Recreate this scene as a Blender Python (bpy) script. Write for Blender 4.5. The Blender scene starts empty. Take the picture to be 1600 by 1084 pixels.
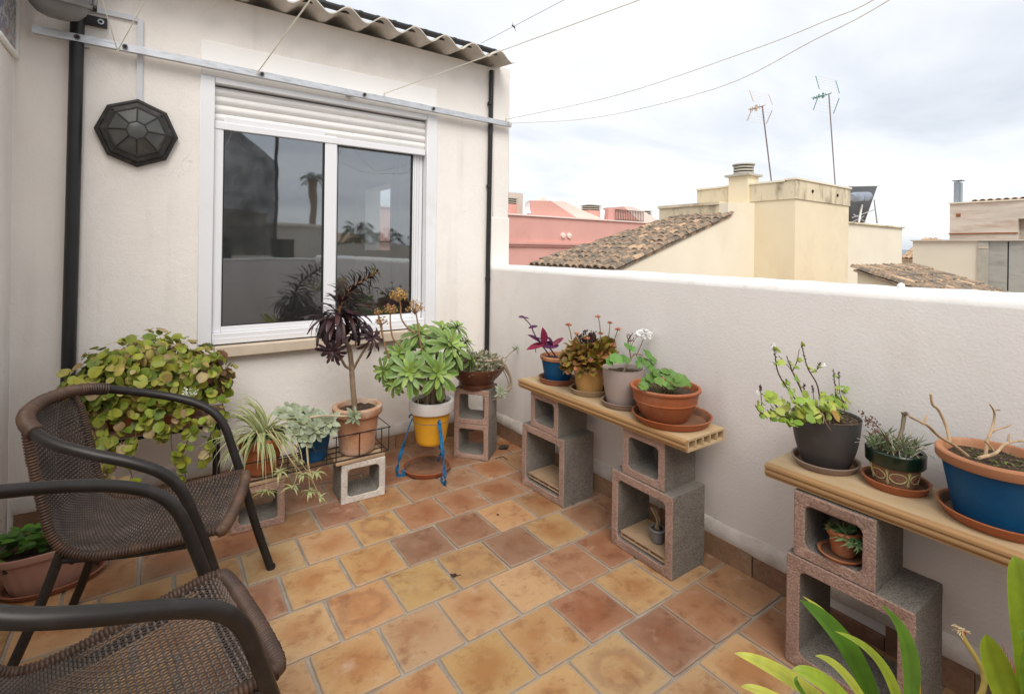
import bpy, math, random
from mathutils import Vector, Matrix
random.seed(7)
R = math.radians; PI = math.pi
S = bpy.context.scene
COL = S.collection
V = Vector

# ------------------------------------------------------------------ camera
EYE = V((0, 0, 1.45)); FPX, CX, CY = 785.4, 800.0, 390.0
YAW, ROLL = 0.61241, 0.013245
fw = V((math.sin(YAW), math.cos(YAW), 0)); rt = V((math.cos(YAW), -math.sin(YAW), 0)); up = V((0, 0, 1))
r2 = rt * math.cos(ROLL) + up * math.sin(ROLL); u2 = -rt * math.sin(ROLL) + up * math.cos(ROLL)
cd = bpy.data.cameras.new('camera'); cam = bpy.data.objects.new('camera', cd); COL.objects.link(cam)
cam.matrix_world = Matrix(((r2.x, u2.x, -fw.x, EYE.x), (r2.y, u2.y, -fw.y, EYE.y), (r2.z, u2.z, -fw.z, EYE.z), (0, 0, 0, 1)))
cd.sensor_fit = 'HORIZONTAL'; cd.sensor_width = 36; cd.lens = 36 * FPX / 1600
cd.shift_y = -(542 - CY) / 1600; cd.clip_start = .02; cd.clip_end = 6000
S.camera = cam

def ray(x, y): return r2 * ((x - CX) / FPX) - u2 * ((y - CY) / FPX) + fw
def aty(x, y, Y): d = ray(x, y); return EYE + d * (Y / d.y)
def atx(x, y, X): d = ray(x, y); return EYE + d * (X / d.x)
def atz(x, y, z): d = ray(x, y); return EYE + d * ((z - EYE.z) / d.z)
def atd(x, y, dep): return EYE + ray(x, y) * dep

# ------------------------------------------------------------------ world, sun, exposure
SUN_EL, SUN_AZ = R(50), R(206)          # azimuth measured from +Y towards +X: the sun stands behind the camera
W = bpy.data.worlds.new('World'); S.world = W; W.use_nodes = True
nt = W.node_tree; nt.nodes.clear()
def nd(tree, t, **k):
    n = tree.nodes.new(t)
    for a, b in k.items(): setattr(n, a, b)
    return n
out = nd(nt, 'ShaderNodeOutputWorld'); bg = nd(nt, 'ShaderNodeBackground')
sky = nd(nt, 'ShaderNodeTexSky', sky_type='NISHITA', sun_disc=False, sun_elevation=SUN_EL, sun_rotation=SUN_AZ)
tc = nd(nt, 'ShaderNodeTexCoord'); sep = nd(nt, 'ShaderNodeSeparateXYZ')
nt.links.new(tc.outputs['Generated'], sep.inputs[0])
def wm(op, a, b):
    m = nd(nt, 'ShaderNodeMath', operation=op)
    for i, q in enumerate((a, b)):
        if isinstance(q, (int, float)): m.inputs[i].default_value = q
        else: nt.links.new(q, m.inputs[i])
    return m.outputs[0]
zz = wm('ADD', wm('MAXIMUM', sep.outputs[2], 0.0), 0.16)
cmb = nd(nt, 'ShaderNodeCombineXYZ')
nt.links.new(wm('DIVIDE', sep.outputs[0], zz), cmb.inputs[0]); nt.links.new(wm('DIVIDE', sep.outputs[1], zz), cmb.inputs[1])
mp = nd(nt, 'ShaderNodeMapping'); mp.inputs['Rotation'].default_value = (0, 0, R(35)); mp.inputs['Scale'].default_value = (.55, .85, 1)
nt.links.new(cmb.outputs[0], mp.inputs[0])
nz = nd(nt, 'ShaderNodeTexNoise'); nz.inputs['Scale'].default_value = 1.25; nz.inputs['Detail'].default_value = 6; nz.inputs['Roughness'].default_value = .52
nz.inputs['Distortion'].default_value = .35
nt.links.new(mp.outputs[0], nz.inputs['Vector'])
cr = nd(nt, 'ShaderNodeValToRGB')
cr.color_ramp.elements[0].position = .30; cr.color_ramp.elements[0].color = (4.7, 5.0, 5.45, 1)
cr.color_ramp.elements[1].position = .60; cr.color_ramp.elements[1].color = (7.3, 7.35, 7.45, 1)
nt.links.new(nz.outputs['Fac'], cr.inputs[0])
mx = nd(nt, 'ShaderNodeMixRGB'); mx.inputs[0].default_value = .9
nt.links.new(sky.outputs[0], mx.inputs[1]); nt.links.new(cr.outputs[0], mx.inputs[2])
nt.links.new(mx.outputs[0], bg.inputs[0]); bg.inputs[1].default_value = .095
nt.links.new(bg.outputs[0], out.inputs[0])
sd = bpy.data.lights.new('sun', 'SUN'); sd.energy = 1.5; sd.angle = R(38); sd.color = (1, .95, .88)
so = bpy.data.objects.new('sun', sd); COL.objects.link(so)
sv = V((math.sin(SUN_AZ) * math.cos(SUN_EL), math.cos(SUN_AZ) * math.cos(SUN_EL), math.sin(SUN_EL)))
so.rotation_euler = sv.to_track_quat('Z', 'Y').to_euler(); so.location = (0, -3, 8)
S.view_settings.view_transform = 'Standard'; S.view_settings.look = 'None'; S.view_settings.gamma = 1
S.view_settings.use_curve_mapping = False; S.view_settings.exposure = .78
S.cycles.max_bounces = 8; S.cycles.use_denoising = True

# ------------------------------------------------------------------ materials
def M(name, base=(.5, .5, .5), rough=.8, var=.12, vs=6, tint=None, bump=0, bs=60, bump2=0, bs2=8, src=None, metal=0, spec=.4,
      transl=0, stain=None, stain_s=3, stain_lo=.5, stain_hi=.7, coord='Object', grain=0, gs=250, stretch=(1, 1, 1), bdist=.004, streak=None, crack=None):
    m = bpy.data.materials.new(name); m.use_nodes = True; t = m.node_tree; L = t.links; b = t.nodes['Principled BSDF']
    b.inputs['Roughness'].default_value = rough; b.inputs['Metallic'].default_value = metal; b.inputs['Specular IOR Level'].default_value = spec
    c = nd(t, 'ShaderNodeTexCoord'); oi = nd(t, 'ShaderNodeObjectInfo')
    ad = nd(t, 'ShaderNodeVectorMath', operation='MULTIPLY_ADD'); ad.inputs[1].default_value = stretch
    cx = nd(t, 'ShaderNodeMath', operation='MULTIPLY'); cx.inputs[1].default_value = 37.0
    L.new(oi.outputs['Random'], cx.inputs[0]); L.new(c.outputs[coord], ad.inputs[0]); L.new(cx.outputs[0], ad.inputs[2])
    vec = ad.outputs[0]
    def noise(s, d=5, r=.55):
        n = nd(t, 'ShaderNodeTexNoise'); n.inputs['Scale'].default_value = s; n.inputs['Detail'].default_value = d; n.inputs['Roughness'].default_value = r
        L.new(vec, n.inputs['Vector']); return n.outputs['Fac']
    def mix(f, a, bb, typ='MIX'):
        n = nd(t, 'ShaderNodeMixRGB', blend_type=typ)
        for i, q in enumerate((f, a, bb)):
            if isinstance(q, tuple): n.inputs[i].default_value = q if len(q) == 4 else (*q, 1)
            elif isinstance(q, (int, float)): n.inputs[i].default_value = q
            else: L.new(q, n.inputs[i])
        return n.outputs[0]
    def ramp(f, lo, hi, a=0., bb=1.):
        n = nd(t, 'ShaderNodeMapRange'); n.inputs[1].default_value = lo; n.inputs[2].default_value = hi; n.inputs[3].default_value = a; n.inputs[4].default_value = bb
        L.new(f, n.inputs[0]); return n.outputs[0]
    if src == 'attr':
        a = nd(t, 'ShaderNodeAttribute', attribute_name='Col'); basec = a.outputs['Color']
    elif src == 'obj': basec = oi.outputs['Color']
    else: basec = (*base, 1)
    k = ramp(noise(vs), .3, .7, 1 - var, 1 + var)
    kk = nd(t, 'ShaderNodeCombineXYZ')
    for i in range(3): L.new(k, kk.inputs[i])
    col = mix(1., basec, kk.outputs[0], 'MULTIPLY')
    if tint: col = mix(ramp(noise(vs * .35, 3), .42, .66), col, tint)
    if stain: col = mix(ramp(noise(stain_s, 7, .65), stain_lo, stain_hi), col, stain)
    if streak:
        sm = nd(t, 'ShaderNodeVectorMath', operation='MULTIPLY'); sm.inputs[1].default_value = (7., 7., .55); L.new(c.outputs[coord], sm.inputs[0])
        sn_ = nd(t, 'ShaderNodeTexNoise'); sn_.inputs['Scale'].default_value = 1.; sn_.inputs['Detail'].default_value = 5; L.new(sm.outputs[0], sn_.inputs['Vector'])
        st2 = ramp(sn_.outputs['Fac'], .52, .78, 0, .55); pm = nd(t, 'ShaderNodeMath', operation='MULTIPLY'); L.new(st2, pm.inputs[0]); L.new(ramp(noise(1.1, 3), .45, .65), pm.inputs[1])
        col = mix(pm.outputs[0], col, streak)
    if crack:
        vm = nd(t, 'ShaderNodeTexVoronoi', feature='DISTANCE_TO_EDGE'); vm.inputs['Scale'].default_value = 1.3
        wv = nd(t, 'ShaderNodeVectorMath', operation='MULTIPLY_ADD'); nzz = nd(t, 'ShaderNodeTexNoise'); nzz.inputs['Scale'].default_value = 5; nzz.inputs['Detail'].default_value = 5
        L.new(c.outputs[coord], nzz.inputs['Vector']); L.new(nzz.outputs['Color'], wv.inputs[0]); wv.inputs[1].default_value = (.35, .35, .35); L.new(c.outputs[coord], wv.inputs[2]); L.new(wv.outputs[0], vm.inputs['Vector'])
        ck = ramp(vm.outputs['Distance'], .0, .0028, .35, 0); pm = nd(t, 'ShaderNodeMath', operation='MULTIPLY'); L.new(ck, pm.inputs[0]); L.new(ramp(noise(1.7, 2), .52, .6), pm.inputs[1])
        col = mix(pm.outputs[0], col, crack)
    if grain:
        g = ramp(noise(gs, 2, .5), .3, .7, 1 - grain, 1 + grain); gg = nd(t, 'ShaderNodeCombineXYZ')
        for i in range(3): L.new(g, gg.inputs[i])
        col = mix(1., col, gg.outputs[0], 'MULTIPLY')
    L.new(col, b.inputs['Base Color'])
    hprev = None
    for st, sc in ((bump2, bs2), (bump, bs)):
        if st:
            bn = nd(t, 'ShaderNodeBump'); bn.inputs['Strength'].default_value = st; bn.inputs['Distance'].default_value = bdist
            L.new(noise(sc, 4, .6), bn.inputs['Height'])
            if hprev: L.new(hprev, bn.inputs['Normal'])
            hprev = bn.outputs[0]
    if hprev: L.new(hprev, b.inputs['Normal'])
    if transl:
        tr = nd(t, 'ShaderNodeBsdfTranslucent'); ms = nd(t, 'ShaderNodeMixShader'); ms.inputs[0].default_value = transl
        L.new(col, tr.inputs[0]); L.new(b.outputs[0], ms.inputs[1]); L.new(tr.outputs[0], ms.inputs[2])
        L.new(ms.outputs[0], t.nodes['Material Output'].inputs[0])
    return m

stucco = M('stucco_cream', (.85, .80, .745), .92, .03, 2.5, bump=.45, bs=110, bump2=.45, bs2=22, bdist=.005, stain=(.74, .67, .60), stain_s=1.6, stain_lo=.56, stain_hi=.85, streak=(.60, .53, .46), crack=(.45, .40, .34))
stucco_par = M('stucco_parapet', (.76, .718, .685), .92, .03, 2.2, bump=.3, bs=90, bump2=.16, bs2=16, bdist=.005, stain=(.66, .60, .555), stain_s=1.3, stain_lo=.53, stain_hi=.82, streak=(.56, .50, .45), crack=(.45, .40, .36))
white_coping = M('white_coping_paint', (.83, .81, .78), .9, .05, 5, bump=.4, bs=60, stain=(.6, .57, .53), stain_s=4, stain_lo=.6, stain_hi=.8)
mortar = M('mortar', (.60, .55, .50), .95, .15, 9, bump=.6, bs=70, stain=(.38, .32, .27), stain_s=6, stain_lo=.52, stain_hi=.75)
grout = M('grout', (.33, .29, .24), .95, .16, 14, bump=.6, bs=110, stain=(.19, .15, .12), stain_s=2.6, stain_lo=.5, stain_hi=.72)
alu_white = M('white_aluminium', (.80, .80, .82), .35, .02, 4, spec=.5, stain=(.68, .67, .66), stain_s=3, stain_lo=.6, stain_hi=.9)
shutter_m = M('shutter_plastic', (.78, .765, .74), .45, .03, 5, stain=(.66, .64, .6), stain_s=4, stain_lo=.55, stain_hi=.9)
plate_m = M('painted_plate', (.89, .87, .84), .7, .03, 4)
sill_m = M('sill_stone', (.60, .50, .39), .8, .08, 12, bump=.2, bs=80)
black_pipe = M('black_pipe_plastic', (.018, .018, .018), .45, .2, 10)
alu = M('raw_aluminium', (.62, .63, .65), .42, .1, 9, metal=.85, stain=(.42, .42, .42), stain_s=14, stretch=(1, 6, 6))
lamp_black = M('lamp_black_metal', (.035, .032, .03), .55, .25, 22, metal=.2, stain=(.09, .085, .08), stain_s=18, stain_lo=.52, stain_hi=.8)
lamp_glass = M('lamp_frosted_glass', (.075, .078, .072), .35, .15, 8, spec=.5, stain=(.11, .11, .10), stain_s=7)
conduit_m = M('conduit_plastic', (.62, .63, .66), .5, .05, 10)
fibre_cement = M('fibre_cement', (.66, .61, .54), .93, .1, 9, bump=.35, bs=90, stain=(.44, .40, .34), stain_s=5, stain_lo=.52, stain_hi=.8)
concrete = M('concrete_block_grey', (.245, .22, .19), .97, .1, 10, bump=1., bs=170, bump2=1., bs2=55, bdist=.009, grain=.42, gs=210, stain=(.19, .17, .15), stain_s=4)
concrete_pink = M('concrete_block_pink_face', (.42, .272, .215), .97, .1, 10, bump=1., bs=150, bump2=.9, bs2=60, bdist=.008, grain=.24, gs=150, stain=(.37, .255, .205), stain_s=6)
concrete_white = M('concrete_block_whitewashed', (.60, .55, .49), .95, .1, 10, bump=.9, bs=170, bdist=.005, grain=.2, gs=200, stain=(.42, .34, .28), stain_s=7, stain_lo=.52, stain_hi=.72)
shelf_m = M('ceramic_shelf', (.50, .355, .20), .75, .1, 3, bump=.15, bs=60, stretch=(1, .12, 4), stain=(.62, .48, .31), stain_s=9, stain_lo=.45, stain_hi=.75)
shelf_edge = M('ceramic_shelf_moulding', (.43, .245, .105), .65, .16, 6, stretch=(1, .1, 6), stain=(.28, .15, .065), stain_s=12)
terracotta = M('terracotta', (.41, .18, .088), .85, .12, 9, bump=.2, bs=90, stain=(.56, .34, .21), stain_s=6, stain_lo=.52, stain_hi=.75)
terra_aged = M('aged_terracotta', (.44, .225, .125), .88, .15, 9, bump=.3, bs=80, stain=(.60, .48, .38), stain_s=5, stain_lo=.42, stain_hi=.66)
terra_plastic = M('terracotta_plastic', (.36, .11, .042), .5, .08, 6, stain=(.45, .22, .13), stain_s=8, stain_lo=.54, stain_hi=.82, grain=.06, gs=90)
saucer_brown = M('brown_saucer', (.30, .12, .07), .7, .15, 9, bump=.2, bs=70)
saucer_grey = M('taupe_saucer', (.28, .205, .165), .6, .1, 9)
saucer_clay = M('greyed_clay_saucer', (.36, .26, .165), .85, .15, 9, bump=.2, bs=70, stain=(.45, .36, .26), stain_s=8)
saucer_inner_shade = M('saucer_inside_shading', (.21, .10, .055), .8, .25, 14, bump=.3, bs=70, stain=(.12, .07, .042), stain_s=9, stain_lo=.45, stain_hi=.7)  # shade inside the rim put into the colour of the inner faces, mottled
pot_blue = M('blue_pot_paint', (.003, .068, .175), .5, .08, 9, spec=.3, stain=(.004, .09, .21), stain_s=14)
pot_yellow = M('yellow_pot_paint', (.64, .315, .02), .55, .1, 8, stain=(.55, .25, .03), stain_s=9, stain_lo=.55, stain_hi=.8)
pot_ochre = M('ochre_pot_glaze', (.54, .31, .10), .55, .12, 8, stain=(.5, .27, .09), stain_s=8)
pot_white = M('white_pot_paint', (.74, .72, .70), .6, .05, 9, stain=(.6, .53, .48), stain_s=14, stain_lo=.6, stain_hi=.8)
pot_taupe = M('taupe_plastic', (.36, .29, .262), .55, .06, 6, stain=(.44, .37, .33), stain_s=6, stain_lo=.55, stain_hi=.85)
pot_dark = M('anthracite_plastic', (.055, .05, .05), .5, .12, 8, stain=(.085, .075, .07), stain_s=10)
pot_green = M('dark_green_glaze', (.007, .022, .012), .2, .15, 9, spec=.6)
pot_pink = M('pink_plastic', (.40, .215, .165), .55, .06, 6, stain=(.40, .22, .17), stain_s=8)
pot_bowl = M('brown_glazed_bowl', (.115, .042, .022), .32, .2, 10, spec=.5, stain=(.22, .10, .06), stain_s=9, stain_lo=.6, stain_hi=.8)
pot_clay_dark = M('dark_clay', (.30, .145, .085), .85, .12, 9, stain=(.42, .29, .2), stain_s=7, stain_lo=.58, stain_hi=.8)
pot_grey = M('small_grey_plastic', (.16, .165, .17), .5, .08, 6)
deco_m = M('painted_ornament', (.62, .56, .26), .6, .05, 9)
soil_m = M('soil', (.06, .038, .024), 1., .45, 60, bump=1., bs=120, bdist=.01, grain=.4, gs=160, stain=(.13, .09, .055), stain_s=40, stain_lo=.5, stain_hi=.7)
leaf_m = M('leaf', src='attr', rough=.5, var=.16, vs=28, spec=.4, transl=.22, bump=.25, bs=140, bdist=.002)
succ_m = M('succulent_leaf', src='attr', rough=.42, var=.1, vs=20, spec=.45, transl=.08)
bark = M('bark', (.24, .165, .11), .95, .2, 18, bump=.6, bs=60, bdist=.004, stain=(.36, .28, .2), stain_s=14)
twig = M('dry_twig', (.46, .32, .19), .9, .2, 25, bump=.4, bs=80, stain=(.28, .18, .1), stain_s=16)
stem_m = M('stem', src='attr', rough=.8, var=.15, vs=30)
iron_blue = M('blue_iron_paint', (.01, .13, .30), .45, .2, 20, stain=(.03, .05, .09), stain_s=22, stain_lo=.55, stain_hi=.75)
wire_black = M('black_wire', (.012, .012, .013), .5, .2, 20)
wood_m = M('weathered_wood', (.27, .145, .10), .8, .18, 6, stretch=(.3, 3, 3), bump=.3, bs=50)
chair_metal = M('chair_brown_metal', (.016, .0125, .011), .42, .2, 12, spec=.4, stain=(.03, .025, .022), stain_s=24, stain_lo=.5, stain_hi=.8)
rattan = M('rattan_weave', (.105, .078, .064), .48, .35, 16, spec=.45, stain=(.18, .13, .105), stain_s=9, stain_lo=.45, stain_hi=.7)
rattan_dark = M('dark_rattan_strand', (.04, .028, .022), .5, .3, 16, spec=.4)
rattan_wrap = M('rattan_wrapping', (.06, .034, .023), .5, .35, 12, spec=.38, stain=(.125, .064, .036), stain_s=7, stain_lo=.5, stain_hi=.72)
cord_m = M('clothesline_cord', (.88, .85, .76), .8, .05, 9, transl=.35)
wire_m = M('steel_wire', (.16, .15, .15), .5, .1, 9, metal=.6)
bld_yellow = M('yellow_render', (.80, .685, .49), .95, .04, 1.2, bump=.25, bs=9, stain=(.70, .58, .40), stain_s=.8, stain_lo=.52, stain_hi=.8)
bld_cream = M('cream_render', (.83, .745, .60), .95, .03, 1.2, bump=.2, bs=9, stain=(.76, .655, .50), stain_s=.7, stain_lo=.55, stain_hi=.85)
bld_stain = M('weathered_render', (.70, .60, .43), .97, .1, 2, bump=.3, bs=12, stain=(.25, .20, .14), stain_s=2.2, stain_lo=.50, stain_hi=.68, stretch=(1, 1, .35))
bld_pink = M('pink_render', (.68, .37, .315), .95, .04, .8, bump=.15, bs=5, stain=(.62, .33, .28), stain_s=.5)
bld_pinkl = M('light_pink_render', (.84, .68, .61), .95, .05, .8)
bld_white = M('far_white_render', (.62, .56, .48), .95, .05, .8)
bld_stone = M('stone_render', (.66, .58, .49), .97, .15, 1.1, bump=.5, bs=4, stain=(.50, .36, .27), stain_s=1.6, stain_lo=.48, stain_hi=.70, stretch=(.35, .35, 2.2))
bld_conc = M('raw_concrete_wall', (.45, .435, .395), .97, .16, .9, stain=(.27, .255, .225), stain_s=.9, stain_lo=.5, stain_hi=.7, stretch=(1, 1, 2.2))
roof_tile_m = M('lichen_roof_tile', (.40, .27, .175), .97, .3, 6, bump=.6, bs=40, bdist=.01, stain=(.165, .14, .11), stain_s=5.5, stain_lo=.40, stain_hi=.56, grain=.3, gs=35)
roof_new_m = M('clean_roof_tile', (.52, .36, .23), .95, .2, 4, stain=(.2, .14, .1), stain_s=6, stain_lo=.5, stain_hi=.65)
dark_m = M('dark_void', (.02, .018, .016), .9)
steel_m = M('flue_steel', (.36, .40, .43), .4, .1, 3, metal=.7)
concrete_l = M('chimney_concrete', (.47, .44, .37), .95, .12, 4)
panel_m = M('black_collector', (.02, .02, .025), .3, .1, 4)
tank_m = M('grey_tank', (.25, .28, .34), .45, .1, 4)
green_m = M('green_antenna_plastic', (.06, .24, .17), .5, .05, 4)
orange_m = M('orange_antenna_plastic', (.55, .42, .32), .5, .05, 4)
rust_m = M('rusty_box', (.30, .11, .04), .8, .2, 5)
ground_m = M('town_ground', (.16, .14, .12), .95, .2, .1)
flood_m = M('floodlight_housing', (.20, .195, .185), .45, .15, 12, metal=.2, stain=(.28, .275, .265), stain_s=8)
cardboard = M('fired_clay_board', (.40, .27, .165), .9, .15, 8, stain=(.27, .17, .1), stain_s=6, bump=.3, bs=70)
net_m = M('shade_net', (.06, .065, .06), .9, .3, 9)
def see_through(m, f):
    t = m.node_tree; tr = nd(t, 'ShaderNodeBsdfTransparent'); ms = nd(t, 'ShaderNodeMixShader'); nz_ = nd(t, 'ShaderNodeTexNoise'); nz_.inputs['Scale'].default_value = 3.; nz_.inputs['Detail'].default_value = 6
    mr_ = nd(t, 'ShaderNodeMapRange'); mr_.inputs[1].default_value = .35; mr_.inputs[2].default_value = .7; mr_.inputs[3].default_value = f * .4; mr_.inputs[4].default_value = f * 1.6
    c_ = nd(t, 'ShaderNodeTexCoord'); t.links.new(c_.outputs['Object'], nz_.inputs['Vector']); t.links.new(nz_.outputs['Fac'], mr_.inputs[0]); t.links.new(mr_.outputs[0], ms.inputs[0])
    t.links.new(t.nodes['Principled BSDF'].outputs[0], ms.inputs[1]); t.links.new(tr.outputs[0], ms.inputs[2]); t.links.new(ms.outputs[0], t.nodes['Material Output'].inputs[0])
see_through(net_m, .18)
plain_dark = M('interior_render', (.20, .185, .17), .9, .05, 2)
curtain_m = M('curtain_cloth', (.33, .33, .34), .9, .05, 4, transl=.2)
flower_w = M('white_petal', (.86, .86, .84), .6, .03, 20, transl=.2)
red_m = M('red_bract', (.50, .03, .05), .5, .2, 20, transl=.15)

def tile_material():
    m = bpy.data.materials.new('floor_terracotta'); m.use_nodes = True; t = m.node_tree; L = t.links; b = t.nodes['Principled BSDF']
    b.inputs['Specular IOR Level'].default_value = .35
    c = nd(t, 'ShaderNodeTexCoord'); oi = nd(t, 'ShaderNodeObjectInfo')
    mul = nd(t, 'ShaderNodeMath', operation='MULTIPLY'); mul.inputs[1].default_value = 91.; L.new(oi.outputs['Random'], mul.inputs[0])
    ad = nd(t, 'ShaderNodeVectorMath', operation='ADD'); L.new(c.outputs['Object'], ad.inputs[0]); L.new(mul.outputs[0], ad.inputs[1])
    def noise(s, d, r=.6, dist=0, sc=None):
        n = nd(t, 'ShaderNodeTexNoise'); n.inputs['Scale'].default_value = s; n.inputs['Detail'].default_value = d; n.inputs['Roughness'].default_value = r; n.inputs['Distortion'].default_value = dist
        src = ad.outputs[0]
        if sc:
            mm = nd(t, 'ShaderNodeVectorMath', operation='MULTIPLY'); mm.inputs[1].default_value = sc; L.new(src, mm.inputs[0]); src = mm.outputs[0]
        L.new(src, n.inputs['Vector']); return n.outputs['Fac']
    def rng(f, lo, hi, a=0., bb=1.):
        n = nd(t, 'ShaderNodeMapRange', interpolation_type='SMOOTHSTEP'); n.inputs[1].default_value = lo; n.inputs[2].default_value = hi; n.inputs[3].default_value = a; n.inputs[4].default_value = bb
        L.new(f, n.inputs[0]); return n.outputs[0]
    def mth(op, a, bb):
        n = nd(t, 'ShaderNodeMath', operation=op)
        for i, q in enumerate((a, bb)):
            if isinstance(q, (int, float)): n.inputs[i].default_value = q
            else: L.new(q, n.inputs[i])
        return n.outputs[0]
    def mix(f, a, bb, typ='MIX'):
        n = nd(t, 'ShaderNodeMixRGB', blend_type=typ)
        for i, q in enumerate((f, a, bb)):
            if isinstance(q, tuple): n.inputs[i].default_value = (*q, 1)
            elif isinstance(q, (int, float)): n.inputs[i].default_value = q
            else: L.new(q, n.inputs[i])
        return n.outputs[0]
    ln = nd(t, 'ShaderNodeVectorMath', operation='LENGTH'); L.new(c.outputs['Object'], ln.inputs[0])
    dist = mth('ADD', ln.outputs['Value'], mth('MULTIPLY', mth('SUBTRACT', noise(9, 4), .5), .14))
    centre = rng(dist, .04, .135, 1, 0)                      # the firing leaves the middle of a tile redder than its rim
    col = oi.outputs['Color']
    warm = mix(1., col, (.80, .62, .52), 'MULTIPLY')
    col = mix(mth('MULTIPLY', centre, rng(noise(4.5, 3), .36, .62)), col, warm)
    col = mix(rng(noise(11, 6, .65), .50, .70, 0, .8), col, mix(1., oi.outputs['Color'], (.60, .44, .36), 'MULTIPLY'))
    col = mix(rng(noise(7, 4, .6), .60, .78, 0, .6), col, (.52, .38, .27))     # pale lime bloom
    ring = mth('MULTIPLY', rng(dist, .055, .075), rng(dist, .085, .115, 1, 0))
    col = mix(mth('MULTIPLY', ring, rng(oi.outputs['Random'], .86, .94, 0, .3)), col, (.20, .10, .065))
    col = mix(rng(noise(26, 7, .78, .6, (1, 2.1, 1)), .55, .70, 0, .75), col, (.23, .125, .07))  # dark scuffs
    gm = nd(t, 'ShaderNodeNewGeometry'); wn = nd(t, 'ShaderNodeTexNoise'); wn.inputs['Scale'].default_value = 2.3; wn.inputs['Detail'].default_value = 8; wn.inputs['Roughness'].default_value = .68; L.new(gm.outputs['Position'], wn.inputs['Vector'])
    col = mix(rng(wn.outputs['Fac'], .52, .72, 0, .55), col, (.22, .125, .07))      # walked-in dirt running across the joints
    sx_ = nd(t, 'ShaderNodeSeparateXYZ'); L.new(c.outputs['Object'], sx_.inputs[0])
    ed_ = mth('MAXIMUM', mth('ABSOLUTE', sx_.outputs[0], 0.), mth('MULTIPLY', mth('ABSOLUTE', sx_.outputs[1], 0.), .95))
    ed2 = mth('ADD', ed_, mth('MULTIPLY', mth('SUBTRACT', noise(22, 5), .5), .03))
    col = mix(mth('MULTIPLY', rng(ed2, .108, .122), .55), col, (.36, .29, .225))                       # grout smears on the rims
    L.new(col, b.inputs['Base Color'])
    L.new(rng(noise(16, 4), .3, .7, .55, .8), b.inputs['Roughness'])
    bn = nd(t, 'ShaderNodeBump'); bn.inputs['Strength'].default_value = .35; bn.inputs['Distance'].default_value = .003
    L.new(noise(48, 5), bn.inputs['Height']); L.new(bn.outputs[0], b.inputs['Normal'])
    return m
tile_m = tile_material()
skirt_m = M('skirting_terracotta', src='obj', rough=.8, var=.22, vs=9, bump=.3, bs=60, stain=(.36, .27, .19), stain_s=5, stain_lo=.52, stain_hi=.75, grain=.12, gs=60)

def glass_material():
    m = bpy.data.materials.new('window_glass'); m.use_nodes = True; t = m.node_tree; L = t.links; t.nodes.remove(t.nodes['Principled BSDF'])
    c = nd(t, 'ShaderNodeTexCoord'); n = nd(t, 'ShaderNodeTexNoise'); n.inputs['Scale'].default_value = 2.2; n.inputs['Detail'].default_value = 2; L.new(c.outputs['Object'], n.inputs['Vector'])
    bn = nd(t, 'ShaderNodeBump'); bn.inputs['Strength'].default_value = .10; bn.inputs['Distance'].default_value = .012; L.new(n.outputs['Fac'], bn.inputs['Height'])
    tr = nd(t, 'ShaderNodeBsdfTransparent'); tr.inputs[0].default_value = (.66, .70, .71, 1)
    gl = nd(t, 'ShaderNodeBsdfGlossy'); gl.inputs['Roughness'].default_value = .022; gl.inputs[0].default_value = (.92, .95, 1, 1); L.new(bn.outputs[0], gl.inputs['Normal'])
    fr = nd(t, 'ShaderNodeFresnel'); fr.inputs[0].default_value = 1.9
    mr = nd(t, 'ShaderNodeMath', operation='MULTIPLY'); mr.inputs[1].default_value = 2.1; mr.use_clamp = True
    ms = nd(t, 'ShaderNodeMixShader'); L.new(fr.outputs[0], mr.inputs[0]); L.new(mr.outputs[0], ms.inputs[0])
    L.new(tr.outputs[0], ms.inputs[1]); L.new(gl.outputs[0], ms.inputs[2])
    df = nd(t, 'ShaderNodeBsdfDiffuse'); df.inputs[0].default_value = (.55, .53, .50, 1)          # film of dust and old rain marks
    mp_ = nd(t, 'ShaderNodeMapping'); mp_.inputs['Scale'].default_value = (9, 9, 2.2); L.new(c.outputs['Object'], mp_.inputs[0])
    n2 = nd(t, 'ShaderNodeTexNoise'); n2.inputs['Scale'].default_value = 1.6; n2.inputs['Detail'].default_value = 7; n2.inputs['Roughness'].default_value = .7; L.new(mp_.outputs[0], n2.inputs['Vector'])
    rg = nd(t, 'ShaderNodeMapRange'); rg.inputs[1].default_value = .42; rg.inputs[2].default_value = .75; rg.inputs[3].default_value = .012; rg.inputs[4].default_value = .05; L.new(n2.outputs['Fac'], rg.inputs[0])
    m2 = nd(t, 'ShaderNodeMixShader'); L.new(rg.outputs[0], m2.inputs[0]); L.new(ms.outputs[0], m2.inputs[1]); L.new(df.outputs[0], m2.inputs[2])
    L.new(m2.outputs[0], t.nodes['Material Output'].inputs[0])
    return m
glass_m = glass_material()

def azulejo_material():
    m = bpy.data.materials.new('azulejo_glaze'); m.use_nodes = True; t = m.node_tree; L = t.links; b = t.nodes['Principled BSDF']; b.inputs['Roughness'].default_value = .25
    c = nd(t, 'ShaderNodeTexCoord'); n = nd(t, 'ShaderNodeTexNoise'); n.inputs['Scale'].default_value = 9; n.inputs['Distortion'].default_value = 2.2; L.new(c.outputs['Object'], n.inputs['Vector'])
    r = nd(t, 'ShaderNodeValToRGB'); r.color_ramp.interpolation = 'LINEAR'
    e = r.color_ramp.elements; e[0].position = .36; e[0].color = (.05, .07, .16, 1); e[1].position = .47; e[1].color = (.42, .40, .36, 1)
    x = e.new(.58); x.color = (.15, .17, .28, 1); x = e.new(.66); x.color = (.36, .22, .09, 1)
    L.new(n.outputs['Fac'], r.inputs[0]); L.new(r.outputs[0], b.inputs['Base Color']); return m
azulejo_m = azulejo_material()

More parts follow.
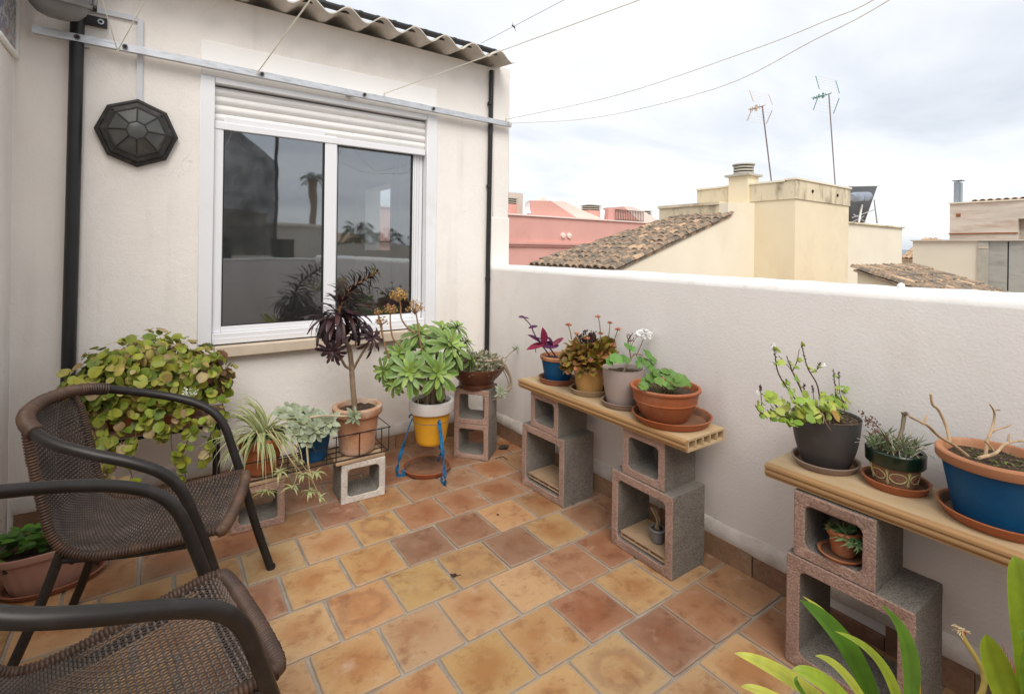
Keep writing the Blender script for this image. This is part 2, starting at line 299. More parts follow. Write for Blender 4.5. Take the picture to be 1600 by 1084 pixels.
# ------------------------------------------------------------------ mesh builder
class MB:
    def __init__(s): s.v = []; s.f = []; s.mi = []; s.c = []
    def add(s, vs, fs, mi=0, col=None):
        o = len(s.v); s.v += [tuple(p) for p in vs]; s.f += [tuple(i + o for i in f) for f in fs]; s.mi += [mi] * len(fs)
        if col is None: s.c += [(1, 1, 1)] * len(vs)
        elif isinstance(col, list): s.c += col
        else: s.c += [col] * len(vs)
        return s
    def box(s, a, b, mi=0, col=None):
        x0, y0, z0 = a; x1, y1, z1 = b
        return s.add([(x0, y0, z0), (x1, y0, z0), (x1, y1, z0), (x0, y1, z0), (x0, y0, z1), (x1, y0, z1), (x1, y1, z1), (x0, y1, z1)],
                     [(3, 2, 1, 0), (4, 5, 6, 7), (0, 1, 5, 4), (1, 2, 6, 5), (2, 3, 7, 6), (3, 0, 4, 7)], mi, col)
    def cbox(s, a, b, ch=.003, mi=0):                       # chamfered box
        x0, y0, z0 = a; x1, y1, z1 = b; vs = []; ids = {}
        for ix, x in enumerate((x0, x1)):
            for iy, y in enumerate((y0, y1)):
                for iz, z in enumerate((z0, z1)):
                    sx, sy, sz = (ch if ix == 0 else -ch), (ch if iy == 0 else -ch), (ch if iz == 0 else -ch)
                    for k, p in enumerate(((x, y + sy, z + sz), (x + sx, y, z + sz), (x + sx, y + sy, z))):
                        ids[ix, iy, iz, k] = len(vs); vs.append(p)
        g = lambda x, y, z, k: ids[x, y, z, k]
        fs = [(g(0,0,0,0),g(0,0,1,0),g(0,1,1,0),g(0,1,0,0)), (g(1,0,0,0),g(1,1,0,0),g(1,1,1,0),g(1,0,1,0)),
              (g(0,0,0,1),g(1,0,0,1),g(1,0,1,1),g(0,0,1,1)), (g(0,1,0,1),g(0,1,1,1),g(1,1,1,1),g(1,1,0,1)),
              (g(0,0,0,2),g(0,1,0,2),g(1,1,0,2),g(1,0,0,2)), (g(0,0,1,2),g(1,0,1,2),g(1,1,1,2),g(0,1,1,2))]
        for x in (0, 1):
            for y in (0, 1): fs.append((g(x,y,0,0), g(x,y,0,1), g(x,y,1,1), g(x,y,1,0)) if x == y else (g(x,y,0,1), g(x,y,0,0), g(x,y,1,0), g(x,y,1,1)))
            for z in (0, 1): fs.append((g(x,0,z,2), g(x,0,z,0), g(x,1,z,0), g(x,1,z,2)) if x != z else (g(x,0,z,0), g(x,0,z,2), g(x,1,z,2), g(x,1,z,0)))
        for y in (0, 1):
            for z in (0, 1): fs.append((g(0,y,z,1), g(0,y,z,2), g(1,y,z,2), g(1,y,z,1)) if y == z else (g(0,y,z,2), g(0,y,z,1), g(1,y,z,1), g(1,y,z,2)))
        for k in ids:
            if k[3] == 0:
                x, y, z, _ = k; f = (g(x,y,z,0), g(x,y,z,1), g(x,y,z,2)); fs.append(f if (x + y + z) % 2 else f[::-1])
        return s.add(vs, fs, mi)
    def tube(s, pts, r, n=8, mi=0, col=None, cap=True, flat=1., ref=None):
        pts = [V(p) for p in pts]; k = len(pts); rs = r if isinstance(r, (list, tuple)) else [r] * k
        d = [(pts[min(i + 1, k - 1)] - pts[max(i - 1, 0)]).normalized() for i in range(k)]
        a = V(ref) if ref else (V((0, 0, 1)) if abs(d[0].z) < .9 else V((1, 0, 0)))
        a = (a - d[0] * a.dot(d[0])).normalized(); vs = []
        for i in range(k):
            a = a - d[i] * a.dot(d[i]); a.normalize(); b = d[i].cross(a)
            for j in range(n):
                t = 2 * PI * j / n; vs.append(pts[i] + a * (rs[i] * math.cos(t)) + b * (rs[i] * flat * math.sin(t)))
        fs = [(i * n + j, i * n + (j + 1) % n, (i + 1) * n + (j + 1) % n, (i + 1) * n + j) for i in range(k - 1) for j in range(n)]
        if cap: fs += [tuple(range(n))[::-1], tuple((k - 1) * n + j for j in range(n))]
        return s.add(vs, fs, mi, col)
    def lathe(s, prof, n=40, mi=0, c=(0, 0, 0), sx=1., sy=1., closed=False):
        vs = []; k = len(prof)
        for (r, z) in prof:
            for j in range(n):
                t = 2 * PI * j / n; vs.append((c[0] + r * math.cos(t) * sx, c[1] + r * math.sin(t) * sy, c[2] + z))
        fs = [(i * n + j, i * n + (j + 1) % n, (i + 1) * n + (j + 1) % n, (i + 1) * n + j) for i in range(k - 1) for j in range(n)]
        if closed: fs += [tuple(range(n))[::-1], tuple((k - 1) * n + j for j in range(n))]
        return s.add(vs, fs, mi)
    def prism(s, poly, y0, y1, mi=0):                       # polygon in xz, extruded along y
        n = len(poly); vs = [(x, y0, z) for x, z in poly] + [(x, y1, z) for x, z in poly]
        fs = [tuple(range(n))[::-1], tuple(range(n, 2 * n))] + [(i, (i + 1) % n, n + (i + 1) % n, n + i) for i in range(n)]
        return s.add(vs, fs, mi)
    def leaf(s, p, d, nrm, L, Wd, shape='ov', bend=.5, cup=.12, seg=5, col=(.1, .2, .03), edge=None, thick=0, wave=0, tip=None):
        d = V(d).normalized(); nrm = V(nrm); sd_ = d.cross(nrm)
        if sd_.length < 1e-4: sd_ = d.cross(V((.3, .8, .5)))
        sd_.normalize(); nn = sd_.cross(d).normalized(); pos = V(p); vs = []; cs = []; ed = edge or col
        for i in range(seg + 1):
            t = i / seg
            if shape == 'ov': w = math.sin(PI * min(1, max(.02, t)) ** .85) ** .75
            elif shape == 'lance': w = (min(1, t * 5 + .35)) * (1 - t ** 2.2)
            elif shape == 'spat': w = .22 + .78 * math.sin(PI * .5 * min(1, t / .72)) ** 1.6 if t < .74 else max(.42, math.cos((t - .74) / .26 * PI * .5) ** .6)
            elif shape == 'strap': w = (.75 + .25 * min(1, t * 3)) * (1 if t < .72 else max(0, 1 - ((t - .72) / .28) ** 2.2) ** .55)
            elif shape == 'round': w = math.sqrt(max(0, 1 - (2 * min(1, max(0, t)) - 1) ** 2)) ** .8
            w = max(w, .03) * Wd * .5 * (1 + (random.uniform(-wave, wave) if wave else 0))
            cc = col if not tip or t < .6 else tuple(a + (b - a) * (t - .6) / .4 for a, b in zip(col, tip))
            vs += [pos - sd_ * w + nn * (cup * w * 2), pos, pos + sd_ * w + nn * (cup * w * 2)]; cs += [ed, cc, ed]
            q = Matrix.Rotation(-bend / seg, 3, sd_); d = (Matrix.Rotation(-bend / seg, 3, sd_) @ d); nn = q @ nn; pos = pos + d * (L / seg)
        fs = []
        for i in range(seg):
            a = i * 3; fs += [(a, a + 1, a + 4, a + 3), (a + 1, a + 2, a + 5, a + 4)]
        s.add(vs, fs, 0, cs); return s
    def build(s, name, mats, parent=None, smooth=True, angle=40, loc=None):
        me = bpy.data.meshes.new(name); me.from_pydata(s.v, [], s.f)
        mats = mats if isinstance(mats, (list, tuple)) else [mats]
        for m in mats: me.materials.append(m)
        if len(mats) > 1: me.polygons.foreach_set('material_index', s.mi)
        ca = me.color_attributes.new('Col', 'FLOAT_COLOR', 'POINT'); flat = []
        for c in s.c: flat += [c[0], c[1], c[2], 1.]
        ca.data.foreach_set('color', flat)
        if smooth: me.shade_smooth(); me.set_sharp_from_angle(angle=R(angle))
        me.update()
        o = bpy.data.objects.new(name, me); COL.objects.link(o)
        if parent: o.parent = parent
        if loc: o.location = loc
        return o

def thing(name, label, cat, loc=(0, 0, 0), rz=0, group=None):
    o = bpy.data.objects.new(name, None); COL.objects.link(o); o.location = loc; o.rotation_euler = (0, 0, rz); o.empty_display_size = .05
    o['label'] = label; o['category'] = cat
    if group: o['group'] = group
    return o
def tag(o, label, cat, group=None):
    o['label'] = label; o['category'] = cat
    if group: o['group'] = group
    return o
def struct(o): o['kind'] = 'structure'; return o
def dup(o, parent=None, loc=None):
    c = o.copy(); COL.objects.link(c)
    if parent: c.parent = parent
    if loc: c.location = loc
    return c
def bez(pts, n=24):                                          # Catmull-Rom through the points
    P = [V(p) for p in pts]; P = [P[0] * 2 - P[1]] + P + [P[-1] * 2 - P[-2]]; o = []
    m = len(P) - 3
    for i in range(m):
        k = max(2, n // m)
        for j in range(k):
            t = j / k; a, b, c, d = P[i:i + 4]
            o.append(.5 * ((2 * b) + (c - a) * t + (2 * a - 5 * b + 4 * c - d) * t * t + (3 * b - a - 3 * c + d) * t ** 3))
    o.append(P[-2]); return o
def rnd(a, b): return random.uniform(a, b)
def jit(c, k=.15): q = rnd(1 - k, 1 + k); return tuple(max(0, x * q * rnd(1 - k * .5, 1 + k * .5)) for x in c)
def rdir(zlo=-1, zhi=1):
    a = rnd(0, 2 * PI); z = rnd(zlo, zhi); r = math.sqrt(max(0, 1 - z * z)); return V((r * math.cos(a), r * math.sin(a), z))

# ------------------------------------------------------------------ ground
HW, PX = 3.47, 2.2                                            # house wall plane (y), parapet plane (x)
o = MB().box((-2500, -2500, -9.2), (2500, 2500, -9)).build('ground', ground_m, smooth=False); struct(o)

# floor of the terrace: grout bed with every tile laid on it
fl = struct(MB().box((-.62, -2.05, -.3), (2.6, 3.6, -.007)).build('floor', grout, smooth=False))
TX, TY = .2515, .2645
def tile_mesh(w, h):
    mb = MB(); n = 7; ring = []
    for (ax, ay, bx, by) in ((-1, -1, 1, -1), (1, -1, 1, 1), (1, 1, -1, 1), (-1, 1, -1, -1)):
        for i in range(n):
            t = i / n; x, y = ax + (bx - ax) * t, ay + (by - ay) * t
            cr_ = .986 if i == 0 else 1
            ring.append((x * w / 2 * cr_ + rnd(-.0012, .0012), y * h / 2 * cr_ + rnd(-.0012, .0012)))
    k = len(ring)
    vs = [(x, y, -.016) for x, y in ring] + [(x, y, -.003) for x, y in ring] + [(x * .975, y * .975, 0) for x, y in ring] + [(x * .6, y * .6, .0008) for x, y in ring]
    fs = [(r * k + i, r * k + (i + 1) % k, (r + 1) * k + (i + 1) % k, (r + 1) * k + i) for r in range(3) for i in range(k)] + [tuple(3 * k + i for i in range(k))]
    return mb.add(vs, fs)
tm = [tile_mesh(TX - .010, TY - .010).build('floor_tile', tile_m) for _ in range(6)]
tmesh = [t.data for t in tm]
for t in tm: bpy.data.objects.remove(t)
YEL = [(.45, .27, .115), (.47, .285, .135), (.43, .245, .11), (.47, .30, .155)]
RED = [(.34, .175, .092), (.31, .165, .095), (.36, .19, .10), (.30, .165, .10), (.35, .20, .12), (.38, .21, .105)]
SKIRT = [(.26, .15, .085), (.29, .165, .09), (.22, .125, .075), (.31, .195, .115)]
for k in range(-12, 8):
    y0 = 1.337 + TY * k; y1 = y0 + TY
    off = .572 if k % 2 == 0 else .698
    i0 = math.floor((-.6 - off) / TX)
    for i in range(i0, i0 + 13):
        x0 = off + i * TX; x1 = x0 + TX
        a, b = max(x0, -.6), min(x1, 2.19)
        if b - a < .05: continue
        full = (b - a) > TX - .002
        xc, yc = (a + b) / 2, (y0 + y1) / 2
        if full: me = random.choice(tmesh)
        else:
            q = tile_mesh(b - a - .010, TY - .010).build('floor_tile', tile_m); me = q.data; bpy.data.objects.remove(q)
        o = bpy.data.objects.new('floor_tile', me); COL.objects.link(o); o.parent = fl
        o.location = (xc + rnd(-.002, .002), yc + rnd(-.002, .002), rnd(-.0015, .0015)); o.rotation_euler = (rnd(-.004, .004), rnd(-.004, .004), (PI if full and random.random() < .5 else 0) + rnd(-.006, .006))
        py = .92 - max(0, (xc - .75)) * .62 - max(0, yc - 1.95) * .62
        base = random.choice(YEL if random.random() < py else RED)
        o.color = (*jit(base, .08), 1)

# ------------------------------------------------------------------ house
house = thing('house', 'cream stucco house wall with sliding window and corrugated roof edge', 'house', (0, HW, 0))
X0, X1, ZT = -.6, 2.392, 2.935
wx0, wx1, wz0, wz1 = .20, 1.708, .85, 2.44
mb = MB()
def wallpiece(x0, x1, z0, z1, th=.25): mb.box((x0, 0, z0), (x1, th, z1))
wallpiece(X0, wx0, -.3, ZT); wallpiece(wx1, X1, -.3, ZT); wallpiece(wx0, wx1, -.3, wz0); wallpiece(wx0, wx1, wz1, ZT)
# rear and side walls of the room behind the window, with a small side window
mb.box((X0, .25, -.3), (X0 + .2, 3.6, ZT)); mb.box((X1 - .2, .25, -.3), (X1, 2.12, ZT)); mb.box((X1 - .2, 2.98, -.3), (X1, 3.6, ZT))
mb.box((X1 - .2, 2.12, -.3), (X1, 2.98, 1.42)); mb.box((X1 - .2, 2.12, 2.2), (X1, 2.98, ZT)); mb.box((X0 + .2, 3.4, -.3), (X1 - .2, 3.6, ZT))
mb.box((X0 + .2, .25, -.3), (X1 - .2, 3.4, -.05), 0)
mb.box((X0 + .2, .25, ZT - .1), (X1 - .2, 3.4, ZT - .02))
mb.build('wall', stucco, house, smooth=False)
MB().cbox((2.225, -.012, -.28), (2.405, .2, 1.72), .012).cbox((2.228, -.006, 1.70), (2.398, .2, 2.97), .012).build('pilaster', stucco, house)
# corrugated fibre-cement roof
mb = MB(); pitch, amp = .2325, .034; nx = 300; xs = [-.75 + (2.285 + .75) * i / nx for i in range(nx + 1)]
def wz(x): return amp * math.cos(2 * PI * (x - .98) / pitch)
rows = [(-.225, 2.948), (1.6, 3.18), (3.7, 3.42)]; vs = []; fs = []
for (yy, zb) in rows:
    for x in xs: vs.append((x, yy, zb + wz(x) + .008))
for (yy, zb) in rows:
    for x in xs: vs.append((x, yy, zb + wz(x)))
n1 = nx + 1; T = len(rows) * n1
for r in range(2):
    for i in range(nx):
        a = r * n1 + i; fs += [(a, a + 1, a + n1 + 1, a + n1), (T + a, T + a + n1, T + a + n1 + 1, T + a + 1)]
for i in range(nx): fs += [(i, T + i, T + i + 1, i + 1)]
for r in range(2): a = r * n1; fs += [(a, a + n1, T + a + n1, T + a)]; a += nx; fs += [(a, T + a, T + a + n1, a + n1)]
mb.add(vs, fs).build('corrugated_roof', fibre_cement, house, angle=60)
# window
win = thing('window', '', ''); del win['label'], win['category']; win.parent = house
ob = MB()
for (a, b) in (((.188, -.012, .866), (.262, .06, 2.452)), ((1.640, -.012, .866), (1.724, .06, 2.452))): ob.cbox(a, b, .003)
ob.cbox((.264, -.012, 2.416), (1.638, .06, 2.450), .003); ob.cbox((.264, -.010, .862), (1.638, .10, .925), .003)
ob.cbox((.27, -.016, .862), (1.634, -.0105, .895), .001)
ob.build('outer_frame', alu_white, win)
MB().cbox((.192, -.006, 2.455), (1.716, .03, 2.658), .003).build('shutter_box_plate', plate_m, win)
zs = [2.405, 2.352, 2.299, 2.246]
for i, z in enumerate(zs):                                    # rounded shutter slats
    p = [(0, 0)]; n = 7; h = .0515
    poly = [(.035 - .012 * math.sin(PI * j / n), z - h * j / n) for j in range(n + 1)] + [(.045, z - h), (.045, z)]
    m_ = MB(); k = len(poly); m_.add([(.264, y, zz_) for y, zz_ in poly] + [(1.638, y, zz_) for y, zz_ in poly], [(j, (j + 1) % k, k + (j + 1) % k, k + j) for j in range(k)])
    m_.build('shutter_slat', shutter_m, win, angle=35)
MB().cbox((.265, .012, 2.150), (1.637, .045, 2.192), .003).build('shutter_bottom_bar', alu_white, win)
def sash(x0, x1, y, st_l, st_r):
    b = MB(); b.cbox((x0, y, .926), (x0 + st_l, y + .03, 2.2), .003); b.cbox((x1 - st_r, y, .926), (x1, y + .03, 2.2), .003)
    b.cbox((x0 + st_l, y + .001, .926), (x1 - st_r, y + .029, .962), .003); b.cbox((x0 + st_l, y + .001, 2.19), (x1 - st_r, y + .029, 2.23), .003)
    b.build('sash', alu_white, win)
    MB().box((x0 + st_l - .002, y + .012, .955), (x1 - st_r + .002, y + .016, 2.195)).build('pane', glass_m, win, smooth=False)
    g = MB()
    for (a, bb) in (((x0 + st_l, y + .004, .962), (x0 + st_l + .007, y + .011, 2.19)), ((x1 - st_r - .012, y + .004, .962), (x1 - st_r, y + .011, 2.19)), ((x0 + st_l + .007, y + .004, 2.172), (x1 - st_r - .012, y + .011, 2.19)), ((x0 + st_l + .007, y + .004, .962), (x1 - st_r - .012, y + .011, .967))): g.box(a, bb)
    g.build('gasket', black_pipe, win, smooth=False)
sash(.264, .985, .018, .048, .078); sash(.94, 1.637, .056, .06, .078)
m_ = MB()
for k in range(3): m_.box((1.565 + .02 * k, .052, .93), (1.569 + .02 * k, .0555, 2.18))
m_.build('track', conduit_m, win, smooth=False)
MB().cbox((.275, -.055, .785), (1.745, .12, .852), .006).build('sill', sill_m, win)
# baseboard: terracotta skirting tiles with a mortar fillet
def skirting(parent, p0, p1, nrm, skip=()):
    p0, p1 = V(p0), V(p1); d = (p1 - p0); Lh = d.length; d.normalize(); n = int(Lh / .25); nv = V(nrm)
    for i in range(n):
        a = .25 * i + .003; b = a + .244; h = .105 if i not in skip else .05; q = rnd(-.003, .003)
        b_ = MB(); vs = []
        for z, off in ((-.005, .016), (h - .006, .014), (h, .010)):
            for s_ in (a, b): vs.append(p0 + d * s_ + nv * (off + q) + V((0, 0, z)))
        vs += [p0 + d * a + V((0, 0, h)), p0 + d * b + V((0, 0, h)), p0 + d * a + V((0, 0, -.005)), p0 + d * b + V((0, 0, -.005))]
        b_.add(vs, [(0, 1, 3, 2), (2, 3, 5, 4), (4, 5, 7, 6), (0, 2, 4, 6, 8), (1, 9, 7, 5, 3)])
        o = b_.build('skirting_tile', skirt_m, parent, smooth=False); o.color = (*jit(random.choice(SKIRT), .15), 1)
    m = 60; mb = MB(); vs = []
    for i in range(m + 1):
        s_ = Lh * i / m; w = rnd(-.003, .003)
        for (off, z) in ((.013 + w * .5, .094), (.0185 + w, .106 + w), (.0135 + w, .135 + w), (.002, .172 + w * 2), (-.01, .175)): vs.append(p0 + d * s_ + nv * off + V((0, 0, z)))
    mb.add(vs, [(i * 5 + j, (i + 1) * 5 + j, (i + 1) * 5 + j + 1, i * 5 + j + 1) for i in range(m) for j in range(4)])
    mb.build('mortar_fillet', mortar, parent, angle=60)
skirting(house, (-.58, 0, 0), (2.2, 0, 0), (0, -1, 0))

# parapet along the right side
par = thing('parapet_wall', 'long low white-topped stucco parapet wall behind the pot shelves', 'wall', (PX, 0, 0))
mb = MB(); n = 70; prof = [(0, -.3), (0, .6), (0, 1.285), (.006, 1.305), (.022, 1.318), (.05, 1.323), (.26, 1.323), (.285, 1.318), (.30, 1.3), (.30, -9)]
vs = []; ys = [-2.05 + (3.458 + 2.05) * i / n for i in range(n + 1)]
for y in ys:
    w = [rnd(-.0025, .0025) for _ in range(3)]
    for j, (x, z) in enumerate(prof): vs.append((x + (w[0] if 1 < j < 5 else 0), y, z + (w[1] if 2 < j < 8 else 0)))
k = len(prof); fs = []; mis = []
for i in range(n):
    for j in range(k - 1): fs.append((i * k + j, i * k + j + 1, (i + 1) * k + j + 1, (i + 1) * k + j))
mb.add(vs, fs); mb.mi = [(1 if 2 <= (q % (k - 1)) <= 7 else 0) for q in range(len(fs))]
mb.build('wall', [stucco_par, white_coping], par, angle=50)
skirting(par, (0, 3.46, 0), (0, -2.0, 0), (-1, 0, 0), skip=(10,))

# side wall at the left and the parapet behind the camera
sw = thing('side_wall', 'cream stucco side wall at the left edge of the terrace', 'wall', (-.6, 0, 0))
MB().box((-.3, 2.3, -9), (0, 3.469, 3.4)).box((-.28, -2.3, -9), (-.001, 2.3, 1.3)).build('wall', stucco, sw, smooth=False)
bw = thing('rear_parapet', 'low pale parapet wall behind the camera, mirrored in the window', 'wall', (0, -2.05, 0))
MB().cbox((-.59, -.25, -9), (2.5, 0, 1.22), .01).build('wall', stucco_par, bw)
MB().cbox((-.59, -.262, 1.222), (2.5, .012, 1.262), .01).build('coping', white_coping, bw)

# azulejo panel on the side wall
az = thing('tile_panel', 'blue and white glazed tile panel with pale trim high on left wall', 'tile panel', (-.6, 3.19, 2.40))
for i in range(2):
    for j in range(3): MB().cbox((.001, -.24 + i * .15 + .002, .022 + j * .15), (.013, -.24 + (i + 1) * .15 - .002, .022 + (j + 1) * .15 - .003), .002).build('glazed_tile', azulejo_m, az)
b_ = MB(); b_.cbox((.001, .066, 0), (.022, .09, .48), .004); b_.cbox((.001, -.26, -.002), (.022, .065, .02), .004)
b_.build('trim', plate_m, az)
az.location = (-.6, 3.372, 2.365)

# ------------------------------------------------------------------ fixtures on the house wall
def wallp(x, z, off=0): return V((x, HW - off, z))
o = tag(MB().tube([(-.385, HW - .034, -.0), (-.368, HW - .034, 1.5), (-.352, HW - .034, 3.3)], .03, 14).build('drain_pipe', black_pipe), 'thick black drain pipe running down the wall near the left corner', 'pipe')
p = thing('cable_pipe', 'thin black pipe running down the wall near the parapet corner', 'pipe', (2.185, HW, 0))
MB().tube([(0, -.022, .02), (.002, -.022, 1.4), (.012, -.022, 2.9)], .019, 12).build('tube', black_pipe, p)
for z in (1.2, 1.95, 2.62): MB().tube([(.0, -.022, z), (.003, -.022, z + .02)], .0225, 12).build('clip', black_pipe, p)

rail = thing('clothesline_rail', 'aluminium square rail fixed across the house wall above the window', 'rail', (0, HW - .05, 2.497))
def skewbar(mb, x0, x1, z0, z1, h=.019, t=.016):
    vs = []
    for x, z in ((x0, z0), (x1, z1)): vs += [(x, -t, z - h), (x, t, z - h), (x, t, z + h), (x, -t, z + h)]
    return mb.add(vs, [(0, 1, 5, 4), (1, 2, 6, 5), (2, 3, 7, 6), (3, 0, 4, 7), (3, 2, 1, 0), (4, 5, 6, 7)])
skewbar(MB(), -.525, 2.372, .014, -.017).build('bar', alu, rail, smooth=False)
for x in (-.33, 1.05, 2.2): MB().box((x - .02, .017, -.017), (x + .02, .052, .014)).build('bracket', alu, rail, smooth=False)
for x, z in ((-.355, .012), (-.16, .01), (.505, .004), (1.14, -.003), (1.66, -.009)):
    MB().lathe([(0, .0), (.006, .001), (.009, .004), (.009, .007), (.013, .007), (.013, .008)][::-1], 12).build('bolt', wire_m, rail, loc=(x, -.017, z)).rotation_euler = (R(90), 0, 0)
    MB().tube([(x, -.017, z), (x, -.034, z)], .0035, 8).build('eyelet', lamp_black, rail)

lamp = thing('wall_lamp', 'black octagonal wall lantern with ribbed smoked glass dome', 'lamp', (-.103, HW, 2.062))
def octa(r, y, ph=0): return [(r * math.sin(2 * PI * i / 8 + ph), y, r * math.cos(2 * PI * i / 8 + ph)) for i in range(8)]
def rings(L_): return sum(L_, []), [(r * 8 + i, (r + 1) * 8 + i, (r + 1) * 8 + (i + 1) % 8, r * 8 + (i + 1) % 8) for r in range(len(L_) - 1) for i in range(8)]
vs, fs = rings([octa(.186, -.001), octa(.186, -.028), octa(.172, -.036), octa(.166, -.034), octa(.158, -.052), octa(.136, -.060), octa(.132, -.05)])
MB().add(vs, fs).build('base', lamp_black, lamp, smooth=False)
ro, ri, yo, yi = .130, .047, -.062, -.110
for i in range(8):
    A, B = octa(ro, yo)[i], octa(ro, yo)[(i + 1) % 8]; C, D = octa(ri, yi)[(i + 1) % 8], octa(ri, yi)[i]
    E_, F_ = octa(ro, -.045)[i], octa(ro, -.045)[(i + 1) % 8]
    MB().add([A, B, C, D, E_, F_], [(0, 3, 2, 1), (0, 1, 5, 4)]).build('glass_pane', lamp_glass, lamp, smooth=False)
    MB().tube([A, D], .0042, 6).build('rib', lamp_black, lamp)
cpt = octa(ri, yi); MB().add(cpt + octa(ri * .6, yi - .006) + [(0, yi - .007, 0)], [(i, 8 + i, 8 + (i + 1) % 8, (i + 1) % 8) for i in range(8)] + [(8 + i, 16, 8 + (i + 1) % 8) for i in range(8)]).build('glass_centre', lamp_glass, lamp)
for i in range(8):
    MB().tube([cpt[i], cpt[(i + 1) % 8]], .004, 6).build('rib', lamp_black, lamp)
    MB().tube([octa(.131, -.061)[i], octa(.131, -.061)[(i + 1) % 8]], .0055, 6).build('rib', lamp_black, lamp)
for i in (1, 3, 5, 7): q = octa(.152, -.054)[i]; MB().lathe([(0, 0), (.006, 0), (.006, .006), (0, .007)], 8).build('screw', black_pipe, lamp, loc=q).rotation_euler = (R(90), 0, 0)
o = tag(MB().box((-.109, HW - .017, 2.235), (-.083, HW - .001, 2.69)).box((-.325, HW - .0165, 2.676), (-.1092, HW - .0012, 2.702)).box((-.112, HW - .019, 2.235), (-.080, HW - .0005, 2.262)).build('cable_conduit', conduit_m, smooth=False), 'flat white cable conduit leading up from the octagonal lamp', 'conduit')
br = thing('pipe_bracket', 'black flat bracket with round hole beside the drain pipe', 'bracket', (-.29, HW, 2.625))
MB().cbox((-.045, -.035, -.024), (.052, -.005, .024), .002).build('plate', black_pipe, br)
MB().lathe([(.008, 0), (.014, 0), (.014, .005), (.008, .005)], 14).build('bolt', alu, br, loc=(.026, -.0355, -.001)).rotation_euler = (R(90), 0, 0)
# floodlight hanging near the pipe
fd = thing('floodlight', 'grey oval outdoor floodlight hanging at the upper left corner', 'floodlight', (-.41, 3.26, 2.655))
fd.scale = (1.12, 1.12, 1.12)
MB().lathe([(.001, -.105), (.03, -.103), (.06, -.09), (.083, -.062), (.094, -.02), (.097, .04), (.09, .11), (.07, .15), (.001, .16)], 28, sx=1.12, sy=.66).build('housing', flood_m, fd)
MB().lathe([(.0985, -.03), (.103, -.03), (.104, -.012), (.0985, -.012)], 28, sx=1.12, sy=.68).build('rim', flood_m, fd)
for sx in (-1, 1): MB().tube([(sx * .105, 0, -.02), (sx * .128, 0, -.02)], .014, 10).build('pivot', black_pipe, fd)
MB().tube(bez([(.118, 0, -.03), (.122, .05, .05), (.11, .1, .16)], 10), .011, 8).tube(bez([(-.118, 0, -.02), (-.12, .05, .05), (-.11, .1, .16), (0, .19, .17), (.11, .1, .16)], 16), .011, 8).build('arm', flood_m, fd)
fd.rotation_euler = (R(14), 0, R(8))

# black tube on top of the roof edge
tb = thing('roof_hose', 'black ribbed hose lying along the corrugated roof edge', 'hose', (0, 3.33, 3.005))
pts = [(-.6 + 2.79 * i / 20, rnd(-.003, .003), rnd(-.002, .002) - .002) for i in range(21)]
MB().tube(pts, .021, 10).build('hose', black_pipe, tb)
for i in range(14): x = .6 + i * .118; MB().tube([(x, 0, -.002), (x + .02, 0, -.002)], .0235, 10).build('band', black_pipe, tb)

# clotheslines: cords tied to the rail and running over the terrace to a post behind the camera
def cord(label, pts, r=.0022, m=cord_m, n=30, knot=True):
    c_ = MB().tube(bez(pts, n), r, 6)
    if knot: c_.tube([V(pts[0]) + V((0, -.004, -.012)), V(pts[0]) + V((.002, -.006, .012))], .006, 7)
    return tag(c_.build('clothesline', m), label, 'clothesline', 'clotheslines above the terrace')
RY = HW - .072
def straight(p0, px, py, z, yend=-1.9, bow=.0):
    p1 = atz(px, py, z); d = (p1 - p0); k = (yend - p0.y) / d.y; p2 = p0 + d * k
    return [p0, p0.lerp(p2, .25), p0.lerp(p2, .5) - V((0, 0, bow)), p0.lerp(p2, .75), p2]
e1 = aty(183, 78, RY)
cord('white cord rising steeply left from the eyelet beside the octagonal lamp', straight(e1, 160, 0, 2.53))
cord('white cord rising steeply right from the eyelet beside the octagonal lamp', straight(e1 + V((.004, 0, 0)), 228, 0, 2.53))
cord('thick white cord rising from the rail over the left part of the window', straight(aty(403, 113, RY), 485, 0, 2.52), .0034)
cord('white cord crossing in front of the corrugated roof end into the sky', straight(aty(600, 147, RY), 1000, 0, 2.50), .0028)
def slack(pts, z): P_ = [atz(x, y, z_) for (x, y), z_ in zip(pts, z)]; d = (P_[-1] - P_[-2]); return P_ + [P_[-1] + d * 1.5 + V((0, 0, .08)), P_[-1] + d * 4 + V((0, 0, .3))]
cord('upper of two slack white cords curving across the sky from the rail end', [aty(790, 187, RY)] + slack([(960, 150), (1170, 80), (1290, 33), (1365, 0)], (2.44, 2.42, 2.425, 2.44)), .0024)
cord('lower of two slack white cords curving across the sky from the rail end', [aty(796, 193, RY)] + slack([(930, 184), (1120, 138), (1270, 64), (1390, 0)], (2.40, 2.37, 2.38, 2.41)), .0024)
cord('thin dark wire from the roof corner going up into the sky', straight(aty(752, 68, 3.3), 882, 0, 3.02), .0016, wire_m, knot=False)
kw_ = straight(aty(752, 68, 3.3), 882, 0, 3.02); kn = kw_[0].lerp(kw_[-1], .075); tag(MB().tube([kn + V((-.012, 0, .006)), kn + V((.014, 0, -.004))], .006, 6).tube([kn, kn + V((.02, -.004, -.03))], .002, 5).tube([kn, kn + V((-.006, 0, .026))], .002, 5).build('wire_knot', wire_m), 'twisted knot in the dark wire near the roof corner', 'knot')

